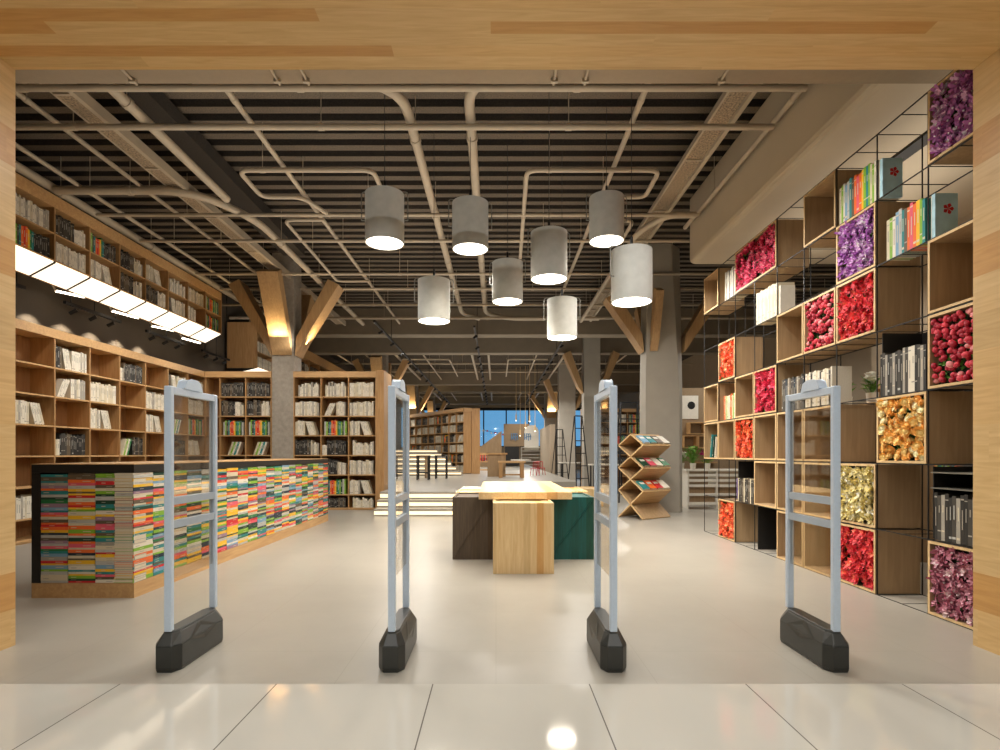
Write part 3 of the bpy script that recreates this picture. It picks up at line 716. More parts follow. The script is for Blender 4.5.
# flower panels
def petal_blossom(mb, c, r, kind, mi, rn):
    rot = Matrix.Translation(c) @ Matrix.Rotation(rn.uniform(0, 6.28), 4, 'Z') @ Matrix.Rotation(rn.uniform(-.5, .5), 4, 'X') @ Matrix.Rotation(rn.uniform(-.5, .5), 4, 'Y')
    def petal(a, ln, w, tilt, z0=0, cup=.3, mi=mi, tip=.4):
        ca, sa = math.cos(a), math.sin(a); pts = []
        for k, (t, ww) in enumerate(((0, .35), (.5, 1), (1, tip))):
            rr = ln*t; z = z0+math.sin(tilt)*rr + cup*ln*t*t; rr *= math.cos(tilt)
            for s in (-1, 1):
                pts.append((ca*rr-sa*s*w*ww/2, sa*rr+ca*s*w*ww/2, z+(.08*ln if k == 1 else 0)))
        mb.add(pts, [(0, 1, 3, 2), (2, 3, 5, 4)], mi, True, rot)
    def ball(rx, ry, rz, mi, n=7, m=4, zoff=0, squash=0):
        vs = [(0, 0, -rz+zoff)]; 
        for a in range(1, m):
            t = PI*a/m
            for b in range(n): vs.append((rx*math.sin(t)*math.cos(2*PI*b/n+a*.4), ry*math.sin(t)*math.sin(2*PI*b/n+a*.4), -rz*math.cos(t)+zoff))
        vs.append((0, 0, rz+zoff)); L_ = len(vs)-1; fs = [(0, 1+(b+1) % n, 1+b) for b in range(n)]
        for a in range(m-2):
            for b in range(n): p = 1+a*n+b; q = 1+a*n+(b+1) % n; fs.append((p, q, q+n, p+n))
        fs += [(1+(m-2)*n+b, 1+(m-2)*n+(b+1) % n, L_) for b in range(n)]
        mb.add(vs, fs, mi, True, rot)
    hue = rn.choice([0, 0, 1, 1, 2]) if kind != 'star' else rn.choice([0, 0, 1])
    if kind == 'star':      # pointed petals
        for k in range(6): petal(2*PI*k/6+rn.uniform(-.15, .15), r*1.1, r*.62, .15, 0, .25, mi+hue, .1)
        for k in range(5): petal(2*PI*k/5+.5, r*.75, r*.42, .75, r*.1, .1, mi+hue+(rn.random() < .5), .1)
        ball(r*.16, r*.16, r*.2, mi+2, 5, 3, r*.2)
    elif kind == 'rose':
        ball(r*.62, r*.62, r*.6, mi+hue, 8, 5, r*.2)
        for lay, (n, l, ti) in enumerate(((6, .98, .35), (5, .85, .8))):
            for k in range(n): petal(2*PI*k/n+lay*.6, r*l, r*.9*l, ti, 0, .2, mi+(hue if lay else max(0, hue-1)), .8)
    elif kind == 'tulip':
        ball(r*.72, r*1.0, r*.7, mi+hue, 8, 5, r*.3)
        for k in range(3): petal(2*PI*k/3+.4, r*1.15, r*.9, .9, 0, -.1, mi+min(2, hue+1), .2)
    elif kind == 'ruffle':
        for lay, (n, l, ti) in enumerate(((6, 1, .25), (5, .65, .8))):
            for k in range(n): petal(2*PI*k/n+lay*.6+rn.uniform(-.3, .3), r*l*rn.uniform(.85, 1.15), r*.5, ti+rn.uniform(-.3, .3), 0, rn.uniform(-.1, .4), mi+(hue if lay else max(0, hue-1)), .6)
        ball(r*.2, r*.2, r*.2, mi+(2-hue if hue < 2 else 1), 5, 3, r*.25)
FL = {'lilac': ('ruffle', [(172, 96, 160), (226, 180, 216), (250, 238, 244)], .05, 130, .15, 'purple and white blossoms'),
      'violet': ('ruffle', [(160, 88, 168), (218, 178, 222), (248, 240, 248)], .052, 120, .15, 'violet and lilac blossoms'),
      'mauve': ('ruffle', [(172, 96, 116), (214, 158, 174), (244, 220, 222)], .05, 150, .1, 'dusky mauve ruffled blossoms'),
      'red': ('star', [(206, 30, 48), (232, 66, 70), (240, 120, 90)], .052, 110, .35, 'bright red pointed blossoms'),
      'crimson': ('star', [(196, 22, 70), (238, 90, 130), (244, 160, 180)], .05, 170, .3, 'crimson and pink blossoms'),
      'magenta': ('star', [(200, 24, 66), (236, 60, 100), (244, 120, 130)], .055, 95, .35, 'magenta red pointed blossoms'),
      'tulip': ('tulip', [(168, 20, 48), (214, 60, 78), (236, 150, 150)], .031, 130, .55, 'red tulip buds and green leaves'),
      'yellow': ('rose', [(238, 176, 84), (248, 208, 128), (252, 236, 190)], .044, 95, .5, 'yellow and peach roses with dark green leaves'),
      'cream': ('ruffle', [(214, 196, 120), (236, 226, 178), (250, 246, 232)], .058, 120, .2, 'cream and pale yellow blossoms'),
      'orange': ('star', [(226, 78, 40), (240, 112, 64), (248, 150, 90)], .055, 80, .5, 'orange lilies with green leaves')}
for k, v in FL.items():
    for i, c in enumerate(v[1]): M['fl_%s%d' % (k, i)] = plain('petal %s %d' % (k, i), c, .55, var=.15, scale=12)
def flower_panel(y0, y1, z0, z1, k, place):
    kind, cols, r, n, leaf, desc = FL[k]; rn = random.Random(int(y0*100)+int(z0*7))
    mb = MB(); w = (y1-y0)/2; h = z1-z0
    mats = ['darkback', 'green', 'green2'] + ['fl_%s%d' % (k, i) for i in range(3)]
    mb.box(-w, w, 0, h, 0, .03)
    cells = []; nx = max(2, int(round(math.sqrt(n*2*w/h)))); nz = max(2, int(round(n/nx)))
    for i in range(nx):
        for j in range(nz):
            cells.append((-w+2*w*(i+.5+rn.uniform(-.4, .4))/nx, h*(j+.5+rn.uniform(-.4, .4))/nz))
    for x, z in cells:
        x = max(-w+r*.7, min(w-r*.7, x)); z = max(r*.7, min(h-r*.7, z))
        for _ in range(3 if leaf > .3 else 1):
            a = rn.uniform(0, 6.28); l = r*1.5; cxx, czz = x+math.cos(a)*r*.7, z+math.sin(a)*r*.7
            cxx = max(-w+.03, min(w-.03, cxx)); czz = max(.03, min(h-.03, czz))
            mm = Matrix.Translation((cxx, czz, .035)) @ Matrix.Rotation(a, 4, 'Z') @ Matrix.Rotation(-rn.uniform(.1, .6), 4, 'Y')
            mb.add([(-l*.4, 0, 0), (0, -l*.22, .01), (l*.5, 0, 0), (0, l*.22, .01)], [(0, 1, 2, 3)], 1+(rn.random() < .45), False, mm)
        if rn.random() < (.8 if leaf > .5 else .9):
            petal_blossom(mb, (x, z, .045+rn.uniform(0, .035)), r*rn.uniform(.8, 1.15)*(1), kind, 3, rn)
    mb.m = [min(i, 5) for i in mb.m]
    o = bpy.data.objects.new('flower_panel', mesh_of('flower_panel', mb, mats)); COL.objects.link(o)
    # local x -> -Y world, local y -> +Z, local z -> -X
    o.matrix_world = Matrix(((0, 0, -1, XG+.085), (-1, 0, 0, (y0+y1)/2), (0, 1, 0, z0), (0, 0, 0, 1)))
    tag(o, ('panel of %s in %s' % (desc, place.replace(' from the portal', ''))), 'flower panel', 'flower panels in the cube shelving')
    return o
NM = ['', 'second', 'third', 'fourth', 'fifth', 'sixth', 'seventh', 'eighth', 'ninth']
def cellname(c, r): return '%s column from the portal, %s row up' % (ORD[c], ORD[r])
def cube(c, r, span=1, back=False):
    y0, y1 = BY[c]+.009, BY[c+span]-.009; z0, z1 = rzs[r]+.008, rzs[r+1]-.008; th = .02
    t = T('wooden_cube', 'open wooden cube in the grid, %s' % cellname(c, r), 'shelf cube', (XG-.012, (y0+y1)/2, z0), 0, 'wooden cubes in the metal grid')
    w = (y1-y0)/2; h = z1-z0; d = DG-.0
    e = [0, 0, 0, 0, 0, 1]   # front (-x) face pale
    O('side_panel', MB().box(0, d, -w, -w+th, 0, h, faces=e), ['ply', 'ply_edge'], t); O('side_panel', MB().box(0, d, w-th, w, 0, h, faces=e), ['ply', 'ply_edge'], t)
    O('bottom_panel', MB().box(0, d, -w+th, w-th, 0, th, faces=e), ['ply', 'ply_edge'], t); O('top_panel', MB().box(0, d, -w+th, w-th, h-th, h, faces=e), ['ply', 'ply_edge'], t)
    if back: O('back_panel', MB().box(d-.012, d, -w+th, w-th, th, h-th), 'ply', t)
    return t
FLW = {(0, 6): 'lilac', (0, 3): 'tulip', (0, 0): 'mauve', (1, 2): 'yellow', (2, 5): 'violet', (2, 4): 'red', (2, 1): 'cream', (2, 0): 'red', (3, 4): 'tulip',
       (5, 3): 'magenta', (6, 2): 'orange', (7, 4): 'orange', (7, 0): 'orange'}
for (c, r), k in FLW.items():
    q = cube(c, r); q['label'] = 'wooden cube framing flowers in the grid, %s' % cellname(c, r)
    flower_panel(BY[c]+.032, BY[c+1]-.032, rzs[r]+.03, rzs[r+1]-.03, k, cellname(c, r))
q = cube(5, 6, 2); q['label'] = 'double-width wooden box of crimson flowers near the top of the grid'
flower_panel(BY[5]+.032, BY[7]-.032, rzs[6]+.03, rzs[7]-.03, 'crimson', 'the double-width box near the top of the grid')
for c, r, b in [(0, 4, 1), (3, 6, 0), (4, 4, 1), (4, 2, 1), (3, 2, 0), (5, 1, 1), (4, 1, 1), (3, 1, 0), (4, 0, 1), (3, 0, 0), (6, 3, 1), (7, 2, 1), (8, 3, 0), (8, 2, 0), (8, 6, 0), (5, 2, 0)]:
    cube(c, r, 1, bool(b))
# books standing on the wires : local x -> -Y  (rz -90), start at far end of the cell
def grid_books(c, r, cols, place, x0=.0, x1=.56, hm=.62, w=.031, lift=.008, cover=None):
    base = Matrix.Translation((XG-.005, BY[c+1]-.012, rzs[r]+lift)) @ Matrix.Rotation(R(-90), 4, 'Z')
    x = x0; i = 0; rn = random.Random(c*10+r)
    while x+w < x1:
        ww = w*rn.uniform(.8, 1.2); h = CW*(hm+rn.uniform(-.03, .03))
        add_book(base @ Matrix.Translation((x+ww/2, .01, 0)), ww*.96, .2, h, cols[i % len(cols)], place); x += ww; i += 1
    return x
rainbow = ['cream', 'lime', 'white', 'blue', 'silver', 'teal', 'brown', 'orange', 'pink', 'orange', 'yellow', 'lime', 'teal', 'lime']
grid_books(1, 5, rainbow, 'upper cube grid beside the blue-covered book, second column', .1)
grid_books(2, 6, rainbow, 'top row of the cube grid, third column', .02)
grid_books(1, 3, ['black', 'charcoal', 'grey', 'black', 'charcoal', 'grey', 'black', 'charcoal', 'black', 'grey', 'charcoal', 'white', 'white'], 'cube grid above the yellow roses', .02)
grid_books(0, 1, ['black', 'charcoal', 'grey', 'black'], 'cube grid above the mauve flower panel', .04, .57, .6, .034)
grid_books(4, 3, ['brown', 'charcoal', 'charcoal', 'navy', 'charcoal', 'grey'], 'cube grid right of the magenta flowers', .08)
grid_books(3, 3, ['white', 'cream', 'white', 'charcoal', 'white'], 'cube grid above the right security gate', .0, .5)
grid_books(5, 5, ['white', 'white', 'cream'], 'cube grid left of the tulip cube, sixth row up', .02, .58, .68)
grid_books(7, 6, ['white', 'charcoal', 'white', 'silver'], 'top of the cube grid left of the crimson flowers', .2, .58, .7)
grid_books(7, 3, ['orange', 'orange', 'cream', 'lime', 'white', 'cream', 'white'], 'cube grid below the orange lilies, fourth row up', .16, .56, .6)
grid_books(6, 1, ['cream', 'black', 'charcoal', 'black', 'brown', 'charcoal'], 'cube grid under the orange lilies, second row up', .05, .56, .55)
for i in range(3):
    base = Matrix.Translation((XG-.005, BY[9]-.25-.09*i, rzs[2]+.03)) @ Matrix.Rotation(R(-90), 4, 'Z') @ Matrix.Rotation(R(10), 4, 'Y')
    add_book(base, .03, .2, .36-.02*i, ['teal', 'dark green', 'white'][i], 'last column of the cube grid, leaning')
# blue covered books seen face-on
def cover_book(c, r, label, front):
    y = BY[c+1]-.02; z = rzs[r]+.008
    o = T('picture_book', label, 'book', (XG+.01, y, z))
    O('cover', MB().box(0, .175, -.035, 0, 0, .34), front, o)
    O('page_block', MB().box(.004, .17, 0, .012, .004, .336), 'page', o)
    if front == 'bk_cyan':
        m = MB()
        for k in range(5):
            a = 2*PI*k/5; m.add([(.1, -.0365, .22), (.1+.035*math.cos(a-.5), -.0365, .22+.035*math.sin(a-.5)), (.1+.045*math.cos(a), -.0365, .22+.045*math.sin(a)), (.1+.035*math.cos(a+.5), -.0365, .22+.035*math.sin(a+.5))], [(0, 1, 2, 3)])
        O('printed_flower', m, 'red', o, label='small red printed blossom')
    return o
M['bk_cyan'] = plain('blue watercolour cover', (176, 214, 228), .4, var=.3, scale=5)
cover_book(0, 5, 'blue book cover with red blossom beside the coloured books, upper right', 'bk_cyan')
cover_book(1, 6, 'blue book cover with red blossom on the top row of the grid', 'bk_cyan')
cover_book(4, 5, 'pale book cover beside the white books over the tulip cube', 'bk_silver' if 'bk_silver' in M else 'white')
# small shelves and boxes in column 0 row 1
gs = T('shelf_insert', 'two thin grey metal shelves above dark books, near the portal', 'shelf', (XG, BY[0]+CW/2, rzs[1]))
for z in (.40, .52): O('shelf', MB().box(.0, .38, -.27, .27, z, z+.008), 'greysteel', gs)
O('back_panel', MB().box(.385, .395, -.28, .28, .01, .57), 'black', gs); O('side_panel', MB().box(.03, .38, .275, .285, .01, .57), 'black', gs)

def cubby(c, r, label):
    o = T('metal_insert', label, 'shelf insert', (XG, BY[c]+CW/2, rzs[r]))
    O('back_panel', MB().box(.375, .385, -.272, .272, .01, .565), 'black', o); O('side_panel', MB().box(.03, .374, .262, .272, .01, .565), 'black', o)
cubby(6, 1, 'black metal lining around dark books under the orange lilies')
cubby(5, 0, 'black metal lining of an empty bottom cell near the zigzag shelf')
cubby(1, 3, 'black metal lining behind the dark books above the yellow roses')
# ------------------------------------------------------------------ columns with branches
def branch_column(X, Y, w, d, ztop, zk, reach, bw, label, mat='concrete', lights=True, group='tree-like columns', zt=5.05, smooth=False, lamp=1.0, fr=None, fw=None, skip=(), fx=0):
    t = T('branching_column', label, 'column', (X, Y, 0), 0, group)
    if smooth:
        c = .22
        bot = [(-w/2, -d/2), (w/2-.1, -d/2), (w/2, -d/2+.12), (w/2, d/2), (-w/2, d/2)]
        top = [(-w/2+.05, -d/2), (w/2-.28, -d/2), (w/2, -d/2+.3), (w/2, d/2), (-w/2+.05, d/2)]
        O('shaft', MB().prism(bot, 0, 2.6, 0).prism(bot, 2.6, DECK, 0, None, top), mat, t)
    else: O('shaft', MB().box(-w/2, w/2, -d/2, d/2, 0, DECK), mat, t)
    th = .24
    for k, (dx, dy) in enumerate(((0, -1), (1, 0), (0, 1), (-1, 0))):
        if k in skip: continue
        hw = (w if dx == 0 else d)/2; off = (d if dx == 0 else w)/2
        rr = (fr if (k == 0 and fr) else reach)
        # lower collar piece then leaning board
        a = Vector((dx*(off+.03), dy*(off+.03), ztop)); b = Vector((dx*(off+.13), dy*(off+.13), zk)); c = Vector((dx*(off+rr), dy*(off+rr), zt))
        m = MB(); W2 = bw*hw*(fw if (k == 0 and fw) else 1)
        sx, sy = (1, 0) if dx == 0 else (0, 1)
        def quad(p, q, out0, out1):
            return p
        if k == 0: a.x += fx; b.x += fx; c.x += fx
        pts = []
        for p, tk in ((a, .02), (b, th*.6), (c, th)):
            for s in (-1, 1):
                pts.append((p.x+sx*s*W2+dx*tk*.5, p.y+sy*s*W2+dy*tk*.5, p.z))
            for s in (-1, 1):
                pts.append((p.x+sx*s*W2-dx*(tk*.5), p.y+sy*s*W2-dy*(tk*.5), p.z+.12 if p is not a else p.z+.0))
        fs = []
        for j in range(2):
            o_ = j*4; u = o_+4
            fs += [(o_, o_+1, u+1, u), (o_+3, o_+2, u+2, u+3), (o_+2, o_, u, u+2), (o_+1, o_+3, u+3, u+1)]
        fs += [(0, 2, 3, 1), (8, 9, 11, 10)]
        m.add(pts, fs); O('branch', m, 'branch', t, label='timber branch')
        if lights and k in (0, 1, 3):
            o_ = b + Vector((dx*.22, dy*.22, -.02))
            l = bpy.data.lights.new('uplight', 'AREA'); l.shape = 'RECTANGLE'; l.size = W2*1.7; l.size_y = .05; l.energy = 6*lamp; l.color = (1, .76, .42); l.spread = R(120)
            lo = bpy.data.objects.new('uplight', l); COL.objects.link(lo); lo.location = Vector((X, Y, 0))+o_
            dirv = (c-b).normalized() + Vector((-dx, -dy, 0))*.45
            lo.rotation_euler = dirv.to_track_quat('-Z', 'X' if dx else 'Y').to_euler(); tag(lo, kind='helper')
    return t
branch_column(-4.77, 12.68, .48, .5, 3.46, 3.77, .88, .9, 'rough concrete column with glowing timber branches between the back bookcases', fr=.75)
branch_column(3.61, 12.12, .82, .5, 3.45, 3.7, .72, .8, 'big faceted concrete column with timber branches behind the chevron shelf', 'concrete_smooth', lights=False, zt=4.6, smooth=True, fr=.4, fw=.24, fx=-.25)
branch_column(-4.75, 23.0, .5, .5, 3.46, 3.77, .8, .85, 'second branching column on the left, behind the bookcase', lamp=1.6)
branch_column(-4.75, 32.0, .5, .5, 3.46, 3.77, .8, .85, 'third branching column on the left, seen above the far bookcase', lamp=2.2)
branch_column(-4.75, 41.0, .5, .5, 3.46, 3.77, .8, .85, 'furthest branching column on the left, by the blue windows', lamp=2.5)
branch_column(3.45, 20.2, .58, .58, 3.45, 3.66, .6,.8, 'slim branching column behind the third security gate', 'concrete_smooth', lights=False, zt=4.85, skip=(0, 2))
branch_column(3.45, 27.2, .8, .6, 3.4, 3.6, .6,.8, 'branching column between the two black ladders', 'concrete_smooth', lights=False, zt=4.8, skip=(0, 2))
branch_column(3.45, 35.0, .8, .6, 3.5, 3.8, .95, .7, 'furthest branching column on the right with a glowing branch', 'concrete_smooth', lights=True, lamp=2.5)

# ------------------------------------------------------------------ chevron bookshelf
def chevron():
    t = T('chevron_bookshelf', 'pale wood zigzag display shelf with tilted books in front of the big column', 'bookshelf', (2.42, 10.98, 0), R(36))
    # local: x along the boards (length), -y profile direction toward the camera
    W = .60; LN = .84; p = .435; z0 = .0; th = .024
    def board(u0, za, u1, zb, x0=0, x1=LN):
        a = Vector((0, -u0*W, za)); b = Vector((0, -u1*W, zb)); d = (b-a); L = d.length
        ang = math.atan2(zb-za, -(u1-u0)*W)
        mt = Matrix.Translation(a) @ Matrix.Rotation(ang, 4, 'X')
        return MB().box(x0, x1, 0, L, -th/2, th/2, mat=mt, faces=[0, 0, 1, 0, 1, 1])
    Z = [0.012+.0, .06+p, .06+2*p, .06+3*p]
    zl = [.012, .54, .98, 1.42]
    for i in range(3):
        O('slanted_board', board(0, zl[i], 1, zl[i+1]), ['shelf_x', 'ply_edge'], t)      # rises toward the camera side
        O('slanted_board', board(1, zl[i], 0, zl[i+1]), ['ply', 'ply_edge'], t)
    O('slanted_board', board(0, zl[3], .5, zl[3]+.21), ['shelf_x', 'ply_edge'], t)
    O('slanted_board', board(1, zl[3], .5, zl[3]+.21), ['shelf_x', 'ply_edge'], t)
    return t, zl, W, LN
ct, zl, CWD, CLN = chevron()
cm = Matrix.Translation((2.42, 10.98, 0)) @ Matrix.Rotation(R(36), 4, 'Z')
def loose_book(mat, w, h, th, col, label):
    m = MB(); m.box(0, w, 0, h, 0, .004); m.box(.004, w-.002, .003, h-.003, .004, th-.004, 1); m.box(0, w, 0, h, th-.004, th); m.box(0, .004, 0, h, .004, th-.004)
    m.box(w*.15, w*.85, h*.55, h*.8, th, th+.001, 2)
    o = bpy.data.objects.new('display_book', mesh_of('display_book', m, [col, 'page', 'white'])); COL.objects.link(o); o.matrix_world = mat
    tag(o, label, 'book', 'books on the zigzag shelf'); return o
for c in BOOKCOL: book_mesh(c)
bc = [['bk_blue', 'bk_teal', 'bk_brown', 'bk_white'], ['bk_dark green', 'bk_pink', 'bk_white', 'bk_green'], ['bk_teal', 'bk_orange', 'bk_red', 'bk_white']]
tier = ['top', 'middle', 'bottom']
def cname(k): return k[3:]
sl = math.atan2(.435, CWD)
# books leaning against the boards that rise toward the viewer: lie on top slope
for i, za in enumerate([zl[3], zl[2], zl[1]]):
    for j in range(4):
        c = bc[i][j]; w = .175; x = .05+j*.2
        zz = za; dz = .21 if i == 0 else (zl[4-i]-zl[3-i])/2
        mt = cm @ Matrix.Translation((x, -1.0*CWD, za+.016)) @ Matrix.Rotation(math.atan2(dz, .5*CWD), 4, 'X') @ Matrix.Translation((0, .02, 0))
        loose_book(mt, w, .24, .03, c, '%s book %s on the %s tier of the zigzag shelf' % (cname(c), ['at the left end', 'second from the left', 'second from the right', 'at the right end'][j], tier[i]))

# ------------------------------------------------------------------ platform, steps
pf = MB(); px0, px1 = -2.45, 1.5
S('floor_platform', MB().box(-7.6, px1, 12.9, 16, .01, .45).box(-7.6, 2.3, 16, 44.9, .01, .45).box(px0, px1, 11.75, 12.9, .01, .45), 'floor')
for i in range(2):
    z = .15*(i+1); y0 = 11.15+.3*i
    s = T('platform_step', '%s pale step with a glowing riser in front of the platform' % ['lower', 'upper'][i], 'step', ((px0+px1)/2, y0, 0))
    w = (px1-px0)/2
    O('tread', MB().box(-w, w, 0, 11.75-y0-.002 if i else .298, z-.035, z), 'floor', s)
    O('riser', MB().box(-w, w, .03, .29, .001, z-.036), 'floor', s)
for i in range(3):
    z = .15*i; y0 = 11.15+.3*i
    O('step_light', MB().box(px0, px1, (y0+.012 if i < 2 else 11.735), (y0+.028 if i < 2 else 11.748), z+.03, z+.1), 'lightbox2', None, '%s glowing strip on the platform step risers' % ['lowest', 'middle', 'top'][i], 'step light', 'step lights')
# stepped seating behind
for i in range(6):
    y0 = 20.2+.62*i; y1 = y0+(.62 if i < 5 else 2.0); xa = -4.4
    def xr(y): return min(-1.27-.24*i, -1.3-.685*(y-22.3)-.08)
    s = T('seating_step', '%s tier of the pale seating steps beside the far bookcase' % ORD[i], 'step', (xa, y0, .45), 0, 'seating steps')
    r0, r1 = xr(y0)-xa, xr(y1)-xa; h = .165*(i+1)
    O('body', MB().prism([(0, .04), (r0, .04), (r1, y1-y0-.002), (0, y1-y0-.002)], 0, h-.036), 'floor', s)
    O('tread', MB().prism([(0, 0), (r0, 0), (r1, y1-y0-.002), (0, y1-y0-.002)], h-.035, h-.001), 'floor', s)
    O('riser_light', MB().box(0, r0, .015, .039, h-.10, h-.045), 'lightbox2', s, label='glowing strip')
# slanted far bookcase
ang = math.atan2(4.1, -2.81)
ax = Vector((math.cos(ang), math.sin(ang), 0))
L_ = 5.0; nc = 8
fc = [L_*i/nc for i in range(nc+1)]
t = T('bookcase', 'slanted oak bookcase beside the seating steps, with a broad end panel', 'bookcase', (-1.30, 22.3, .45), ang)
# local x along axis, shelf face toward local +y (left/front)
O('end_panel', MB().box(-.03, 0, -.02, .02, 0, 2.65), 'shelf', t)
for x in fc: O('divider', MB().box(x-.015, x+.015, -.35, 0, .02, 2.5), 'shelf', t)
for j in range(7): O('shelf', MB().box(0, L_, -.35, -.003, .02+j*.413, .045+j*.413), 'shelf_h', t)
O('back_panel', MB().box(0, L_, -.37, -.351, 0, 2.65), 'shelf_back', t)
O('head_board', MB().box(-.03, L_, -.37, .02, 2.525, 2.66), 'shelf_h', t)
O('end_block', MB().prism([(0.0, -.38), (-.02, -.371), (-.25, -.62), (L_, -.62), (L_, -.38)][::-1], 0, 2.65), 'shelf', t)
# books there
fm = Matrix.Translation((-1.30, 22.3, .45)) @ Matrix.Rotation(ang, 4, 'Z')
pp = ['W', 'D', 'W', 'DW', 'W', 'WD', 'W', 'D', 'CD', 'LW', 'W']
rn = random.Random(5)
for i in range(nc):
    for j in range(6):
        # facing local +y: rotate 180 about z, start at x end
        q = fm @ Matrix.Translation((fc[i+1]-.02, -.02, .05+j*.413))
        e = q.translation
        shelf_row((e.x, e.y, e.z), ang+PI, 0, .58, .38, pp[(i*5+j*3) % len(pp)], '%s shelf up, %s bay of the slanted far bookcase' % (ORD[j], ORD[i]))

# ------------------------------------------------------------------ bar stools and far furniture
def bar_stool():
    t = T('bar_stool', 's', 'stool'); w = .17
    for sx in (-1, 1):
        for sy in (-1, 1): O('leg', MB().box(sx*w-.02, sx*w+.02, sy*w-.02, sy*w+.02, 0, .72), 'black', t)
    for s in (-1, 1):
        O('rung', MB().box(-w, w, s*w-.014, s*w+.014, .2, .23), 'black', t)
        O('rung', MB().box(s*w-.014, s*w+.014, -w, w, .2, .23), 'black', t)
    O('seat', MB().box(-w-.03, w+.03, -w-.03, w+.03, .722, .76), 'black', t)
    return t
bs = bar_stool()
for i, (x, y, lb) in enumerate([(-2.26, 17.3, 'black square bar stool nearer the middle, on the platform'), (-1.78, 18.1, 'black bar stool on the right, nearest the seating steps'), (-3.0, 17.6, 'black bar stool seen behind the second security gate')]):
    o = bs if i == 0 else copy_tree(bs); o.location = (x, y, .45); o['label'] = lb; o['group'] = 'black bar stools'
t = T('bar_table', 'pale wooden bar table behind the black stools', 'table', (-2.9, 18.7, .45))
O('table_top', MB().box(-.85, .65, -.2, .2, .7, .74), 'shelf_x', t)
for sx in (-.75, .55): O('leg', MB().box(sx-.03, sx+.03, -.15, .15, 0, .699), 'ply', t)
# counter desk, table far
t = T('reception_desk', 'tall boxy wooden desk behind the slab table', 'desk', (.02, 19.6, .45))
O('body', MB().box(-.32, .32, 0, .8, 0, .78), 'ply', t); O('desktop', MB().box(-.38, .38, -.05, .85, .781, .84), 'shelf_x', t)
t = T('wooden_table', 'small wooden table right of the boxy desk', 'table', (.57, 18.6, .45))
O('table_top', MB().box(-.5, .42, 0, .7, .50, .56), 'shelf_x', t)
for x in (-.42, .3):
    for y in (.06, .62): O('leg', MB().box(x-.05, x+.07, y-.04, y+.04, 0, .499), 'shelf', t)
O('rung', MB().box(-.36, .24, .04, .08, .08, .13), 'shelf', t)
def chair(mat):
    t = T('red_chair', 'c', 'chair')
    O('seat', MB().box(-.19, .19, -.19, .19, .42, .45), mat, t)
    for sx in (-1, 1):
        for sy in (-1, 1): O('leg', MB().tube([(sx*.2, sy*.2, 0), (sx*.16, sy*.16, .43)], .02, 6), mat, t)
    m = MB(); m.tube(path([(-.18, .18, .45), (-.19, .22, .82), (.19, .22, .82), (.18, .18, .45)], .06), .018, 6)
    for x in (-.07, .07): m.tube([(x, .19, .45), (x, .22, .81)], .012, 6)
    O('backrest', m, mat, t); return t
ch = chair('red')
for i, (x, y, a, lb) in enumerate([(1.72, 21.2, .3, 'red metal chair on the right, by the columns'), (1.42, 20.4, -.5, 'red metal chair on the left, near the wooden table')]):
    o = ch if i == 0 else copy_tree(ch); o.location = (x, y, .45); o.scale = (.62, .62, .62); o.rotation_euler = (0, 0, a); o['label'] = lb; o['group'] = 'red chairs'
# low shelf with red books, left of desk
t = T('low_bookcase', 'low wooden bookcase of red books left of the boxy desk', 'bookcase', (-.55, 27, .45))
O('frame', MB().box(-.5, .45, 0, .35, 0, .05).box(-.5, .45, 0, .35, .4, .45).box(-.5, -.46, 0, .35, .05, .4).box(.41, .45, 0, .35, .05, .4).box(-.5, .45, .33, .35, .45, .85), 'shelf_x', t)
for i in range(12):
    add_book(Matrix.Translation((-1.0+.06*i, 27.04, .905)), .045, .2, .3, ['red', 'brown', 'red', 'navy'][i % 4], 'low bookcase left of the boxy desk')
# partition with arch, dark niche and shelving
t = T('partition_wall', 'beige partition with a dark niche and a white arched shelf in front of the windows', 'partition', (1.0, 36, .45))
pw = MB(); pw.box(-.5, 1.15, 0, .15, 1.3, 2.75); pw.box(-.5, .55, .13, .15, 0, 1.3)
O('panel', pw, 'tan', t)
O('niche', MB().box(-.42, .5, -.02, .128, .05, 1.28), 'black', t)
ar = MB(); n = 14; rr = .47; cxx = 1.25+.05
pts = [(cxx-rr, 0)] + [(cxx-rr*math.cos(PI*k/n), 1.15+rr*1.0*math.sin(PI*k/n)) for k in range(n+1)] + [(cxx+rr, 0)]
vs = [(x, -.06, 1.05+z) for x, z in pts]+[(x, -.001, 1.05+z) for x, z in pts]; k = len(pts)
ar.add(vs, [tuple(range(k)), tuple(range(2*k-1, k-1, -1))]+[(i, k+i, k+(i+1) % k, (i+1) % k) for i in range(k)])
O('arch_board', ar, 'white', t)
ws = MB()
for j in range(6): ws.box(.62, 2.0, -.35, -.07, .1+.22*j, .125+.22*j)
for x in (.62, 1.98): ws.box(x, x+.03, -.35, -.07, 0, 1.25)
O('white_shelf', ws, 'white', t)
# blue sign marks
sg = MB()
for x0 in (-.02, .83):
    for k, (a, b, c, d) in enumerate([(0, .05, 0, .42), (.1, .4, .36, .41), (.13, .18, 0, .36), (.25, .3, -.05, .4), (.1, .45, .18, .22), (.38, .43, 0, .34), (.05, .12, .1, .15)]):
        sg.box(x0+a, x0+b, -.1, -.062, 1.72+c, 1.72+d)
M['signblue'] = plain('sign blue', (96, 140, 180), .5)
O('blue_sign', sg, 'signblue', t, label='pale blue lettering')
t2 = MB(); v = [(-1.1, 35.05, .45), (.35, 35.05, .45), (.35, 35.05, 2.7), (-1.1, 35.05, 1.62)]; t2.add(v+[(x, 35.35, z) for x, y, z in v], [(0, 1, 2, 3), (7, 6, 5, 4), (0, 4, 5, 1), (1, 5, 6, 2), (2, 6, 7, 3), (3, 7, 4, 0)]); O('stair_flank', t2, 'ply', None, 'brown sloping stair flank left of the beige partition', 'stair')
